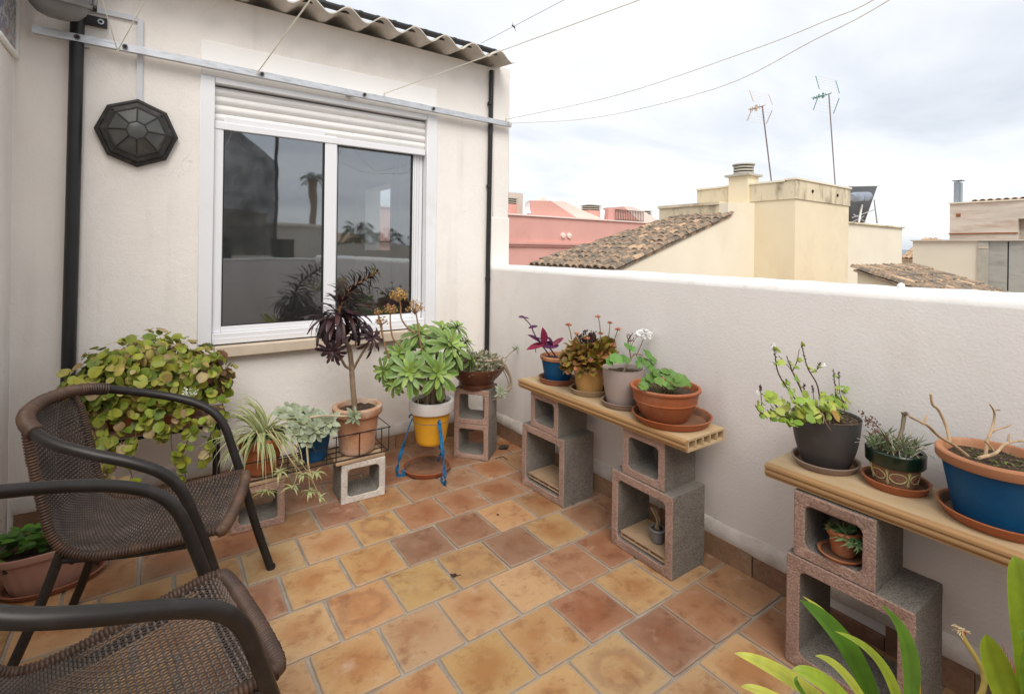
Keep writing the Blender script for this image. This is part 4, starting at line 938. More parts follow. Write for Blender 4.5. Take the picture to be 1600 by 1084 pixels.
k_.build('dry_stump', stem_m, t)

c = onshelf(1560, 2.035, S2); c.y -= .0
saucer('saucer', 'largest terracotta saucer at right edge under the big blue pot', c + V((0, -.006, 0)), .142, .032, terra_plastic)
t = thing('potted_bare_plant', 'big blue pot with terracotta rim and bare pruned branches', 'potted plant', c + V((0, 0, .0065)), 0, 'potted plants on the front shelf')
hs = pot(t, .134, .098, .188, pot_blue, .03, .008, terracotta, th=.012, soil=.88)
Tl = t.location.copy(); Yc = c.y
def br_(pts, r0, r1): return stem(t, [P(x, y, Yc + dy) for x, y, dy in pts], r0 * .72, r1 * .62, (.4, .3, .2), 'branch', 16, 8, twig)
br_([(1512, 712, 0), (1490, 695, -.02), (1468, 682, -.02), (1450, 665, -.03), (1442, 661, -.03), (1420, 650, -.03)], .0055, .0035)
br_([(1484, 690, -.02), (1478, 665, -.01), (1466, 640, 0), (1457, 632, 0), (1454, 615, 0)], .005, .0038)
br_([(1443, 661, -.03), (1446, 655, -.03), (1448, 649, -.03)], .0035, .003)
br_([(1540, 712, 0), (1543, 688, 0), (1550, 670, 0), (1554, 650, 0), (1552, 640, 0), (1546, 631, 0)], .0062, .003)
br_([(1553, 643, 0), (1558, 640, 0), (1563, 641, -.01)], .003, .0025)
br_([(1548, 676, 0), (1560, 670, 0), (1572, 667, -.01), (1579, 663, -.01)], .004, .003)
br_([(1530, 715, -.03), (1555, 708, -.04), (1570, 694, -.04), (1590, 689, -.04), (1612, 690, -.04)], .0062, .004)
br_([(1575, 692, -.04), (1576, 684, -.04), (1577, 678, -.04)], .0045, .003)
br_([(1555, 706, -.03), (1546, 696, -.02), (1538, 688, -.02)], .004, .003)
mo = MB()
for i in range(120): a = rnd(0, 2 * PI); r_ = rnd(.02, .115); q = V((r_ * math.cos(a), r_ * math.sin(a), hs + .006)); mo.leaf(p=q, d=rdir(.1, .8), nrm=(0, 0, 1), L=rnd(.008, .018), Wd=.007, shape='ov', seg=2, col=jit(random.choice([(.16, .2, .04), (.1, .1, .04), (.14, .09, .05)]), .3))
mo.build('weeds', leaf_m, t)

# small pots tucked inside the blocks
t = thing('small_potted_haworthia', 'little terracotta pot with spiky green plant inside the concrete block', 'potted plant', (1.912, .742, .435), 0)
t.scale = (1.3, 1.3, 1.3)
hs = pot(t, .036, .026, .066, terra_plastic, .018, .003, None, soil=.9)
g = MB()
for i in range(130): d = rdir(.0, 1); g.leaf(p=V((rnd(-.02, .02), rnd(-.02, .02), hs)) + V((-.025 if i > 80 else 0, -.03 if i > 80 else 0, 0)), d=d + V((-.2, -.1, .1 if i < 80 else -.4)), nrm=V((d.y, d.x, .6)), L=rnd(.02, .045), Wd=.007, shape='lance', bend=.5, seg=3, col=jit(random.choice([(.07, .15, .05), (.12, .2, .08), (.18, .22, .1)]), .2))
q = g.build('foliage', leaf_m, t, angle=80); q['kind'] = 'stuff'
t.location.z = .433
saucer('saucer', 'small terracotta saucer inside the block under the little spiky plant', (1.908, .748, .426), .066, .014, terra_plastic)
t = thing('small_grey_pot', 'tiny grey pot with dead stems inside the block under back shelf', 'potted plant', (1.945, 1.54, .0785), 0)
hs = pot(t, .036, .027, .066, pot_grey, .014, .003, None, soil=.9)
for k in range(5): stem(t, [(rnd(-.01, .01), rnd(-.01, .01), hs), (rnd(-.02, .02), rnd(-.015, .015), .11), (rnd(-.03, .02), rnd(-.01, .03), .16)], .006, .003, (.25, .19, .12), 'dead_stem', 6)

# --- corner bowl -------------------------------------------------------
cc_ = dc + V((.764, .645, 0)) * .106
t = thing('potted_trailing_succulent', 'brown glazed bowl with pale trailing succulent on the corner blocks', 'potted plant', (cc_.x, cc_.y, .4795), 0)
b_ = MB().lathe([(.001, 0), (.122, 0), (.126, .004), (.128, .022), (.118, .03), (.135, .05), (.172, .09), (.196, .128), (.199, .142), (.193, .145), (.186, .13), (.16, .09)], 48); b_.build('pot_body', pot_bowl, t)
MB().lathe([(.001, .115), (.18, .112)], 30).build('soil', soil_m, t)
g = MB(); gcol = [(.33, .32, .21), (.24, .27, .16), (.40, .38, .27), (.20, .21, .12), (.28, .22, .14)]
for i in range(420):
    a = rnd(0, 2 * PI); r_ = .19 * math.sqrt(random.random()); b0 = V((r_ * math.cos(a), r_ * math.sin(a), .12 + rnd(0, .06) + (.04 if r_ < .12 else 0)))
    for k in range(3): g.leaf(p=b0, d=rdir(-.1, 1), nrm=rdir(.2, 1), L=rnd(.02, .045), Wd=rnd(.009, .014), shape='spat', bend=rnd(-.2, .6), cup=.15, seg=3, col=jit(random.choice(gcol), .2))
for i in range(50):
    a = rnd(0, 2 * PI); r_ = .16 * math.sqrt(random.random()); b0 = V((r_ * math.cos(a), r_ * math.sin(a), .12)); g.tube(bez([b0, b0 + rdir(.1, .6) * .05, b0 + rdir(.1, .5) * .1 + V((0, 0, .03))], 6), .003, 4, col=jit((.30, .24, .17), .2))
q = g.build('foliage', succ_m, t, angle=80); q['kind'] = 'stuff'
Tl = t.location.copy()
for i in range(9):
    o1 = rnd(-6, 6); dy = rnd(-.06, .06); Yb = 2.98 + dy
    tr_ = stem(t, [P(752 + rnd(0, 20), 562 + rnd(-4, 4), Yb), P(782 + o1, 566 + rnd(-4, 4), Yb), P(796 + o1 * .8, 588, Yb), P(797 + o1 * .6, 606, Yb), P(784 + o1 * .5, 617 + rnd(-3, 6), Yb), P(776 + o1, 624 + rnd(-6, 3), Yb)][:(6 if i < 6 else 4)], .0042, .003, jit((.42, .32, .22), .15), 'trailing_stem', 24)
rosette(t, P(782, 612, 2.93), (-.2, -1, .3), .055, 18, .016, [(.27, .33, .20), (.33, .4, .25), (.36, .4, .28)], name='rosette')
rosette(t, P(806, 545, 3.0), (.5, -.6, .5), .045, 12, .013, [(.16, .22, .12), (.2, .28, .14)], name='rosette')
stem(t, [P(790, 560, 3.0), P(797, 552, 3.0), P(806, 545, 3.0)], .004, .004, (.3, .24, .16), 'trailing_stem')

# --- blue iron stand with the yellow pot --------------------------------
cy_ = V((1.452, 2.95, 0))
saucer('saucer', 'terracotta saucer lying on the floor under the blue iron stand', (1.45, 3.0, .001), .155, .036, terra_plastic)
t = thing('iron_plant_stand', 'blue twisted wrought iron plant stand with curled feet', 'plant stand', (cy_.x, cy_.y, 0))
rr = .112; pts = [(rr * math.cos(2 * PI * i / 40), rr * math.sin(2 * PI * i / 40), .352) for i in range(41)]
MB().tube(pts, .009, 6, flat=.35, cap=False, ref=(0, 0, 1)).build('ring', iron_blue, t)
for k, ang in enumerate((R(163), R(268), R(45))):
    dr = V((math.cos(ang), math.sin(ang), 0)); tg = V((-dr.y, dr.x, 0)); pr = [(.098, .372), (.118, .388), (.136, .385), (.140, .37)] if k == 0 else [(.112, .372), (.125, .377), (.14, .36)]
    hook = [dr * r_ + V((0, 0, z)) for r_, z in pr]
    MB().tube(bez(hook, 14), .0055, 6).build('hook', iron_blue, t)
    path = bez([dr * r_ + V((0, 0, z)) for r_, z in ((.112, .375), (.135, .33), (.160, .25), (.195, .13), (.212, .055), (.212, .022), (.195, .006), (.172, .010), (.165, .028), (.178, .038))], 60)
    n = len(path); b_ = MB(); vs = []
    for i, p in enumerate(path):                             # flat bar, twisted in its middle third
        tw = 0 if i < n * .22 else (2.5 * PI * min(1, (i - n * .22) / (n * .38)))
        d_ = (path[min(i + 1, n - 1)] - path[max(i - 1, 0)]).normalized(); w1 = tg * math.cos(tw) + d_.cross(tg) * math.sin(tw); w2 = d_.cross(w1)
        for s1_, s2_ in ((-1, -1), (1, -1), (1, 1), (-1, 1)): vs.append(p + w1 * (.0115 * s1_) + w2 * (.0022 * s2_))
    b_.add(vs, [(i * 4 + j, i * 4 + (j + 1) % 4, (i + 1) * 4 + (j + 1) % 4, (i + 1) * 4 + j) for i in range(n - 1) for j in range(4)] + [(3, 2, 1, 0), (4 * n - 4, 4 * n - 3, 4 * n - 2, 4 * n - 1)])
    b_.build('leg', iron_blue, t, angle=60)
t = thing('potted_green_aeonium', 'yellow pot with white rim holding branching green aeonium and dried flower heads', 'potted plant', (cy_.x, cy_.y, .205))
hs = pot(t, .135, .092, .275, pot_yellow, .072, .008, pot_white, th=.012, soil=.9)
Tl = t.location.copy(); Yb = cy_.y
heads = [(640, 582, -.12, 36, (-.35, -.8, .35)), (683, 583, -.18, 40, (.0, -.9, .25)), (703, 540, -.10, 40, (.25, -.7, .6)), (655, 522, .02, 30, (-.2, -.4, .9)), (690, 515, .06, 26, (.0, -.4, .9)), (713, 512, .04, 24, (.25, -.4, .9)), (600, 578, -.02, 22, (-.8, -.5, .2)), (624, 553, .02, 28, (-.6, -.5, .5)), (733, 563, -.02, 24, (.8, -.5, .2)), (668, 547, -.04, 24, (-.1, -.7, .7)), (727, 535, .06, 22, (.6, -.3, .7)), (617, 597, -.06, 22, (-.6, -.6, .1)), (672, 530, .10, 24, (0, .2, 1)), (640, 545, .12, 24, (-.5, .3, .8)), (712, 560, -.12, 24, (.5, -.8, .2))]
AG = [(.12, .225, .032), (.25, .36, .04), (.24, .335, .115)]
for (x, y, dy, rp, nv) in heads:
    q = P(x, y, Yb + dy); rad = rp / FPX * 3.15 * 1.08
    rosette(t, q, nv, rad, 25, rad * .275, AG, droop=.5, cup=.17)
    nvv = V(nv).normalized(); mid = V((q.x * .45, q.y * .45, (hs + .10 + q.z) / 2 + .0))
    stem(t, [(q.x * .10 + rnd(-.02, .02), q.y * .1, hs), (q.x * .16, q.y * .16, hs + .07), mid, q - nvv * .035, q - nvv * .01], .014 if rp > 30 else .011, .008, (0, 0, 0), 'branch', 20, 8, bark)
for x0, x1 in ((652, 654), (666, 668), (683, 690), (694, 697)): stem(t, [P(x0, 605, Yb - .04), P((x0 + x1) / 2, 618, Yb - .05), V((P(x1, 640, Yb - .05).x, P(x1, 640, Yb - .05).y, hs))], .0035, .004, (.34, .26, .19), 'aerial_root', 8)
for (x, y, rp, pts, dy) in ((623, 463, 15, [(648, 520), (637, 512), (627, 497), (626, 478)], -.02), (648, 482, 15, [(662, 560), (656, 530), (652, 500)], -.06), (610, 485, 11, [(625, 540), (614, 528), (610, 505)], -.03), (596, 503, 9, [(608, 560), (599, 530)], -.02), (590, 488, 6, [(599, 530), (594, 505)], -.02)):
    q = P(x, y, Yb + dy); st_ = stem(t, [P(a, b, Yb + dy) for a, b in pts] + [q], .006, .004, (.30, .17, .09), 'dry_flower_stalk', 16)
    k_ = MB(); rad = rp / FPX * 3.1
    for j in range(int(26 * rp / 4)):
        d = rdir(-.35, 1); e = q + V((d.x * rad, d.y * rad, d.z * rad * .95)) * rnd(.5, 1.02)
        if j % 3 == 0: k_.tube([q - V((0, 0, rad * .6)), e], [.0022, .001], 4, col=(.32, .2, .09))
        k_.tube([e, e + d * .005], [.0032, .0042], 5, col=jit((.50, .30, .07) if rp > 14 and x < 640 else (.40, .22, .09), .3))
    k_.build('dry_flower_head', stem_m, st_)
mo = MB()
for i in range(120): a = rnd(0, 2 * PI); r_ = rnd(.03, .11); q = V((r_ * math.cos(a), r_ * math.sin(a), hs + .006)); mo.leaf(p=q, d=rdir(.1, .8), nrm=(0, 0, 1), L=rnd(.01, .022), Wd=.009, shape='ov', seg=2, col=jit(random.choice([(.10, .14, .05), (.14, .10, .06), (.25, .16, .09)]), .3))
mo.build('litter', leaf_m, t)

# --- wire rack with three pots -------------------------------------------
rk = thing('wire_pot_rack', 'long black wire rack holding the three pots on the blocks', 'rack', (0, 0, .249))
def wire(pts, r=.0035): return MB().tube(pts, r, 6).build('wire', wire_black, rk)
rx0, rx1, ry0, ry1 = .345, 1.122, 2.845, 3.055
wire([(rx0, ry0, .006), (rx1, ry0, .006), (rx1, ry1, .006), (rx0, ry1, .006), (rx0, ry0, .006)])
wire([(rx0, ry0, .10), (.78, ry0, .10)]); wire([(.80, ry0 - .006, .145), (rx1 + .01, ry0 - .006, .145), (rx1 + .01, ry1, .145), (.80, ry1, .145)])
for x in (.35, .45, .57, .65, .77, .82, .95, 1.08, 1.125): wire([(x, ry0, .006), (x, ry0 - .003, .10 if x < .8 else .145)], .003)
for x in (1.125,): wire([(x, ry1, .006), (x, ry1, .145)], .003)
for y in (ry0 + .07, ry0 + .14): wire([(rx0, y, .003), (rx1, y, .003)], .0028)
zr = .256
# spider plant
c = V((.462, 2.955, zr))
t = thing('potted_spider_plant', 'terracotta plastic pot with variegated spider plant and hanging plantlets', 'potted plant', c, 0, 'pots in the wire rack')
hs = pot(t, .105, .078, .185, terra_plastic, .045, .006, None, soil=.92)
CREAM = (.60, .58, .33); SG = (.20, .28, .07)
def spleaf(par_, p, d, L_, w, bend, sep=True, mb=None):
    kw = dict(p=p, d=d, nrm=V((0, 0, 1)) if abs(V(d).normalized().z) < .95 else V((.5, -.5, .2)), L=L_, Wd=w, shape='lance', bend=bend, cup=.14, seg=8, col=jit(SG, .2), edge=jit(CREAM, .12))
    if sep: leafobj(par_, **kw)
    else: mb.leaf(**kw)
for i in range(118):
    a = rnd(0, 2 * PI); e = rnd(.5, 1.35); d = V((math.cos(a) * math.cos(e), math.sin(a) * math.cos(e), math.sin(e)))
    if d.y > .3 and random.random() < .5: d.y *= -.4
    spleaf(t, V((rnd(-.02, .02), rnd(-.02, .02), hs)), d, rnd(.20, .36), rnd(.013, .021), rnd(1.1, 2.4))
Tl = t.location.copy()
def plantlet(px, py, Y, n, sz):
    q = P(px, py, Y); b_ = MB()
    for k in range(n): a = rnd(0, 2 * PI); e = rnd(.1, 1.2); b_.leaf(p=q, d=(math.cos(a) * math.cos(e), math.sin(a) * math.cos(e), math.sin(e)), nrm=(0, 0, 1), L=sz * rnd(.6, 1.2), Wd=.010, shape='lance', bend=rnd(1.2, 2.4), cup=.12, seg=6, col=jit((.26, .33, .09), .2), edge=jit((.60, .57, .34), .1))
    b_.build('plantlet', leaf_m, t, angle=80)
for (path, q, n, sz, Y) in (([(400, 672), (412, 700), (415, 735)], (416, 770), 18, .075, 2.72), ([(415, 672), (434, 690), (442, 715)], (436, 738), 14, .075, 2.74), ([(420, 672), (440, 698), (458, 722)], (474, 742), 20, .07, 2.72), ([(425, 668), (450, 712), (464, 738)], (457, 762), 14, .065, 2.70), ([(460, 680), (470, 705), (475, 730)], (492, 740), 14, .065, 2.72), ([(478, 690), (480, 715), (482, 740)], (484, 768), 20, .06, 2.70), ([(480, 690), (484, 735)], (500, 778), 12, .055, 2.70), ([(458, 690), (464, 712)], (466, 720), 10, .055, 2.74)):
    stem(t, [P(path[0][0], path[0][1], 2.82)] + [P(x, y, Y) for x, y in path[1:]] + [P(*q, Y)], .002, .0016, (.52, .42, .22), 'runner', 12, 5); plantlet(*q, Y, n, sz)

# ghost plant in blue pot
c = V((.728, 2.965, zr))
t = thing('potted_ghost_plant', 'small blue pot with pale grey-green succulent rosettes in the rack', 'potted plant', c, 0, 'pots in the wire rack')
hs = pot(t, .094, .07, .155, pot_blue, soil=.93, th=.006)
Tl = t.location.copy(); GH = [(.24, .29, .18), (.30, .34, .19), (.34, .38, .26)]
for (x, y, Y, rp) in ((470, 662, 2.86, 22), (490, 672, 2.83, 22), (512, 660, 2.83, 22), (484, 652, 2.93, 20), (458, 650, 2.95, 20), (500, 655, 2.92, 16), (452, 641, 3.03, 18), (478, 685, 2.82, 15), (512, 672, 2.82, 16), (462, 675, 2.84, 15), (468, 645, 3.0, 16), (440, 645, 3.0, 14)):
    q = P(x, y, Y); rosette(t, q, (rnd(-.4, .4), -.8, rnd(.4, .9)), rp / FPX * 2.9, 12, .036, GH, droop=.15, cup=.14, shape='round')
    stem(t, [(q.x * .4, q.y * .4, hs), (q.x * .7, q.y * .7, (hs + q.z) / 2 + .02), q], .006, .005, (.4, .36, .26))
g = MB()
for i in range(90): b0 = P(rnd(485, 515), rnd(648, 656), rnd(2.98, 3.06)); g.leaf(p=b0, d=rdir(0, 1), nrm=rdir(), L=.02, Wd=.009, shape='ov', seg=2, col=jit((.05, .10, .03), .3))
g.build('groundcover', leaf_m, t)

# aged terracotta pot with dark aeonium
c = V((.972, 2.952, zr))
t = thing('potted_dark_aeonium', 'aged terracotta pot with tall purple-black aeonium tree', 'potted plant', c, 0, 'pots in the wire rack')
hs = pot(t, .128, .098, .265, terra_aged, .046, .014, None, th=.014, soil=.9)
Tl = t.location.copy(); Yb = c.y
stem(t, [(-.015, 0, hs - .01), P(551, 600, Yb), P(549, 570, Yb), P(547, 550, Yb)], .0165, .0145, None, 'trunk', 16, 10, bark)
stem(t, [P(548, 556, Yb), P(544, 540, Yb), P(535, 525, Yb - .01), P(529, 508, Yb - .02), P(529, 495, Yb - .02)], .0135, .011, None, 'branch', 16, 8, bark)
stem(t, [P(529, 497, Yb - .02), P(533, 475, Yb - .02), P(548, 452, Yb - .02), P(572, 435, Yb - .02), P(588, 424, Yb - .02)], .010, .006, (.25, .13, .06), 'flower_stalk', 16)
stem(t, [P(550, 577, Yb), P(540, 572, Yb - .03), P(533, 560, Yb - .06), P(525, 546, Yb - .07)], .008, .007, None, 'branch', 12, 7, bark)
stem(t, [P(552, 577, Yb), P(560, 562, Yb - .03), P(570, 545, Yb - .05), P(578, 530, Yb - .06)], .008, .007, None, 'branch', 12, 7, bark)
DK = [(.030, .012, .017), (.055, .022, .026), (.046, .022, .028)]
hc = P(529, 497, Yb - .02)
for i in range(62):                                           # drooping main head
    a = i * 2.4 + rnd(-.2, .2); e = rnd(-.35, .75); d = V((math.cos(a) * math.cos(e), math.sin(a) * math.cos(e), math.sin(e)))
    leafobj(t, mat=succ_m, p=hc + V((0, 0, rnd(-.012, .03))) + d * .008, d=d, nrm=V((-d.x * d.z, -d.y * d.z, 1)), L=rnd(.15, .215), Wd=rnd(.020, .032), shape='spat', bend=rnd(.7, 1.9), cup=.14, seg=7, col=jit(random.choice(DK), .25))
path = bez([hc, P(533, 475, Yb - .02), P(548, 452, Yb - .02), P(572, 435, Yb - .02), P(590, 423, Yb - .02)], 40)
for i in range(120):                                           # leaves up the bolting stalk
    u = i / 120; q = path[min(len(path) - 1, int(u * (len(path) - 1)))]; nx_ = path[min(len(path) - 1, int(u * (len(path) - 1)) + 1)]; ax = (nx_ - q).normalized() if (nx_ - q).length > 1e-5 else V((.7, 0, .7))
    o1 = ax.orthogonal().normalized(); a = i * 2.4; d = (o1 * math.cos(a) + ax.cross(o1) * math.sin(a)) + ax * rnd(.2, .7)
    L_ = (.15 - .10 * u) * rnd(.8, 1.2); cc2 = jit(random.choice(DK), .25) if u < .85 else jit(random.choice([(.05, .03, .015), (.22, .28, .03), (.10, .06, .02)]), .2)
    leafobj(t, mat=succ_m, p=q, d=d, nrm=ax, L=L_, Wd=.015 + .012 * (1 - u), shape='spat', bend=rnd(.1, .9), cup=.14, seg=5, col=cc2)
for (x, y, dy, nv, rad) in ((521, 548, -.08, (-.4, -.8, -.05), .125), (581, 528, -.07, (.35, -.8, .2), .13), (560, 512, .06, (.3, .5, .5), .12), (505, 515, .06, (-.5, .5, .5), .10)):
    rosette(t, P(x, y, Yb + dy), nv, rad, 26, .024, DK, droop=1.1, seg=6, cup=.14, open_=1.6)
st_ = stem(t, [P(484, 652, Yb - .13), P(505, 649, Yb - .15), P(530, 650, Yb - .155), P(548, 650, Yb - .16)], .006, .005, (.45, .36, .26), 'trailing_stem')
rosette(t, P(552, 650, Yb - .165), (.3, -.9, .2), .06, 16, .026, GH, droop=.1, cup=.2, shape='ov')

# --- big left plant on a wooden stand --------------------------------------
ps = thing('wooden_plant_stand', 'weathered wooden slat stand with black iron legs behind chair', 'plant stand', (-.02, 3.18, 0))
for k in range(3): MB().cbox((-.36, -.13 + k * .09, .515), (.33, -.13 + k * .09 + .08, .545), .004).build('slat', wood_m, ps)
for x in (-.31, .29):
    for y in (-.11, .11): MB().tube(bez([(x, y, .512), (x, y, .2), (x + .005, y, .06), (x + (.03 if x > 0 else -.03), y - .02, .012)], 16), .009, 8).build('leg', wire_black, ps)
for y in (-.11, .11): MB().tube([(-.31, y, .50), (.29, y, .50)], .008, 6).build('stretcher', wire_black, ps)
t = thing('trailing_ivy_plant', 'large mound of yellow-green round-leaved trailing plant at left wall', 'potted plant', (-.02, 3.17, .546))
hs = pot(t, .15, .12, .17, terra_plastic, .02, .006, None, soil=.9, sx=1.6, sy=.85)
IV = [(.30, .33, .035), (.37, .39, .055), (.33, .37, .045), (.21, .27, .03), (.15, .22, .025), (.42, .36, .10), (.33, .24, .08), (.45, .33, .18), (.24, .28, .03), (.12, .19, .02)]
RDK = [(.13, .045, .035), (.18, .07, .05)]
rest = MB(); cnt = 0
def ivy(p, d, sz, col, sep, outw=None):
    kw = dict(p=p, d=d, nrm=(outw or V((0, -.7, .6))) + V((rnd(-.8, .8), rnd(-.6, .6), rnd(-.6, .6))), L=sz, Wd=sz * rnd(.8, 1.05), shape='round', bend=rnd(-.7, 1.3), cup=rnd(-.16, .3), seg=6, col=jit(col, .2), edge=jit(tuple(.75 * a + .25 * b for a, b in zip(col, (.30, .24, .07))), .15), wave=.13)
    if sep: leafobj(t, **kw)
    else: rest.leaf(**kw)
for i in range(1150):
    d = rdir(-.6, 1)
    if d.y > .45: continue
    p = V((d.x * .345, d.y * .19, .19 + d.z * .215)) * rnd(.80, 1.06)
    p.z += .05 * (1 - abs(p.x) / .34); p.x += rnd(-.02, .02)
    col = random.choice(IV) if not (d.x > .75 and random.random() < .4) else random.choice(RDK)
    dd = V((rnd(-1, 1), rnd(-.6, .3), rnd(-1.3, .3))); dd -= d * (dd.dot(d) * .8)
    vis = d.y < .1 and random.random() < .42 and cnt < 235
    if vis: cnt += 1
    ivy(p, dd, rnd(.030, .068) if vis else rnd(.026, .054), col, vis, d + V((0, -.25, .35)))
for i in range(330):
    d = rdir(-.75, .9)
    if d.y > .2: d.y = -d.y
    p = V((d.x * .33, d.y * .18, .19 + d.z * .215)) * rnd(.72, .95); p.z += .04 * (1 - abs(p.x) / .34)
    dd = V((rnd(-1, 1), rnd(-.6, .3), rnd(-1.3, .3))); dd -= d * (dd.dot(d) * .8)
    ivy(p, dd, rnd(.04, .07), random.choice(IV), False, d + V((0, -.25, .3)))
for (pts, n_) in (([(155, 640), (150, 690), (165, 735), (180, 765)], 10), ([(185, 640), (190, 690), (205, 740), (215, 765)], 11), ([(165, 650), (170, 700), (160, 745)], 9), ([(205, 640), (212, 680), (198, 700)], 7), ([(290, 640), (300, 670), (285, 710), (290, 745)], 12), ([(315, 640), (330, 670), (322, 700), (310, 720)], 8), ([(250, 640), (258, 670), (245, 685)], 7), ([(330, 610), (345, 625), (352, 645)], 5), ([(270, 640), (268, 700), (285, 725)], 5), ([(140, 620), (130, 600), (115, 590)], 6), ([(232, 640), (238, 672)], 5)):
    pts3 = [aty(x, y, 3.02 + rnd(-.02, .02)) - t.location for x, y in pts]; stem(t, pts3, .003, .002, (.16, .09, .05), 'trailing_stem', 12, 5)
    pp = bez(pts3, 30)
    for k in range(n_):
        q = pp[int((k + rnd(0, .9)) / n_ * (len(pp) - 1))]
        for z_ in range(2): ivy(q + rdir() * .015, V((rnd(-1, 1), -.4, rnd(-1, .1))), rnd(.035, .062), random.choice(IV[:4] + IV[7:]), True if z_ == 0 else False)
q = rest.build('foliage', leaf_m, t, angle=80); q['kind'] = 'stuff'
core = MB()
for i in range(150):
    d = rdir(-.5, 1); core.tube(bez([V((d.x * .1, d.y * .05, .13)), V((d.x * .22, d.y * .1, .20 + d.z * .1)), V((d.x * .31, d.y * .17, .19 + d.z * .2))], 6), .003, 4, col=jit((.10, .055, .035), .3))
core.build('stems', stem_m, t)
fb = MB(); q0 = aty(298, 615, 2.95) - t.location
for k in range(40): q = q0 + V((rnd(-.03, .03), rnd(-.01, .01), rnd(-.015, .03))); fb.leaf(p=q, d=rdir(), nrm=rdir(), L=.012, Wd=.008, shape='ov', seg=3, col=(.75, .72, .82))
fb.build('pale_flowers', flower_w, t)

# --- pink planter on oval saucer ---------------------------------------------
t = thing('pink_planter', 'fluted pink plastic planter with dark green leaves behind chair', 'potted plant', (-.362, 2.88, .0075), R(4))
b_ = MB(); prof = [(.72, 0), (.76, .01), (.84, .05), (.92, .10), (.965, .138), (.97, .142), (1.07, .144), (1.085, .152), (1.08, .168), (1.0, .17), (.96, .158), (.92, .12)]; n = 96; vs = []
for (r_, z) in prof:
    for j in range(n):
        a = 2 * PI * j / n; ca, sa = math.cos(a), math.sin(a); ex = 3.2
        k_ = (abs(ca) ** ex + abs(sa) ** ex) ** (-1 / ex) * r_ * (1 + (.018 * math.cos(a * 24) if .005 < z < .14 else 0)); vs.append((ca * k_ * .165, sa * k_ * .095, z))
b_.add(vs, [(i * n + j, i * n + (j + 1) % n, (i + 1) * n + (j + 1) % n, (i + 1) * n + j) for i in range(len(prof) - 1) for j in range(n)] + [tuple(range(n))[::-1]]); b_.build('planter_body', pot_pink, t)
MB().box((-.14, -.075, .12), (.14, .075, .135)).build('soil', soil_m, t, smooth=False)
for i in range(70):
    q = V((rnd(-.14, .10), rnd(-.07, .07), .135 + rnd(0, .11))); leafobj(t, p=q, d=rdir(-.1, .9), nrm=V((rnd(-.3, .3), -.3, 1)), L=rnd(.04, .075), Wd=rnd(.03, .045), shape='ov', bend=rnd(.2, .8), cup=.1, seg=4, col=jit(random.choice([(.07, .16, .02), (.10, .22, .02), (.05, .11, .02)]), .2))
saucer('saucer', 'brown oval saucer under the pink planter at left', (-.352, 2.875, .001), .115, .028, saucer_brown, sx=1.5, rz=R(4))

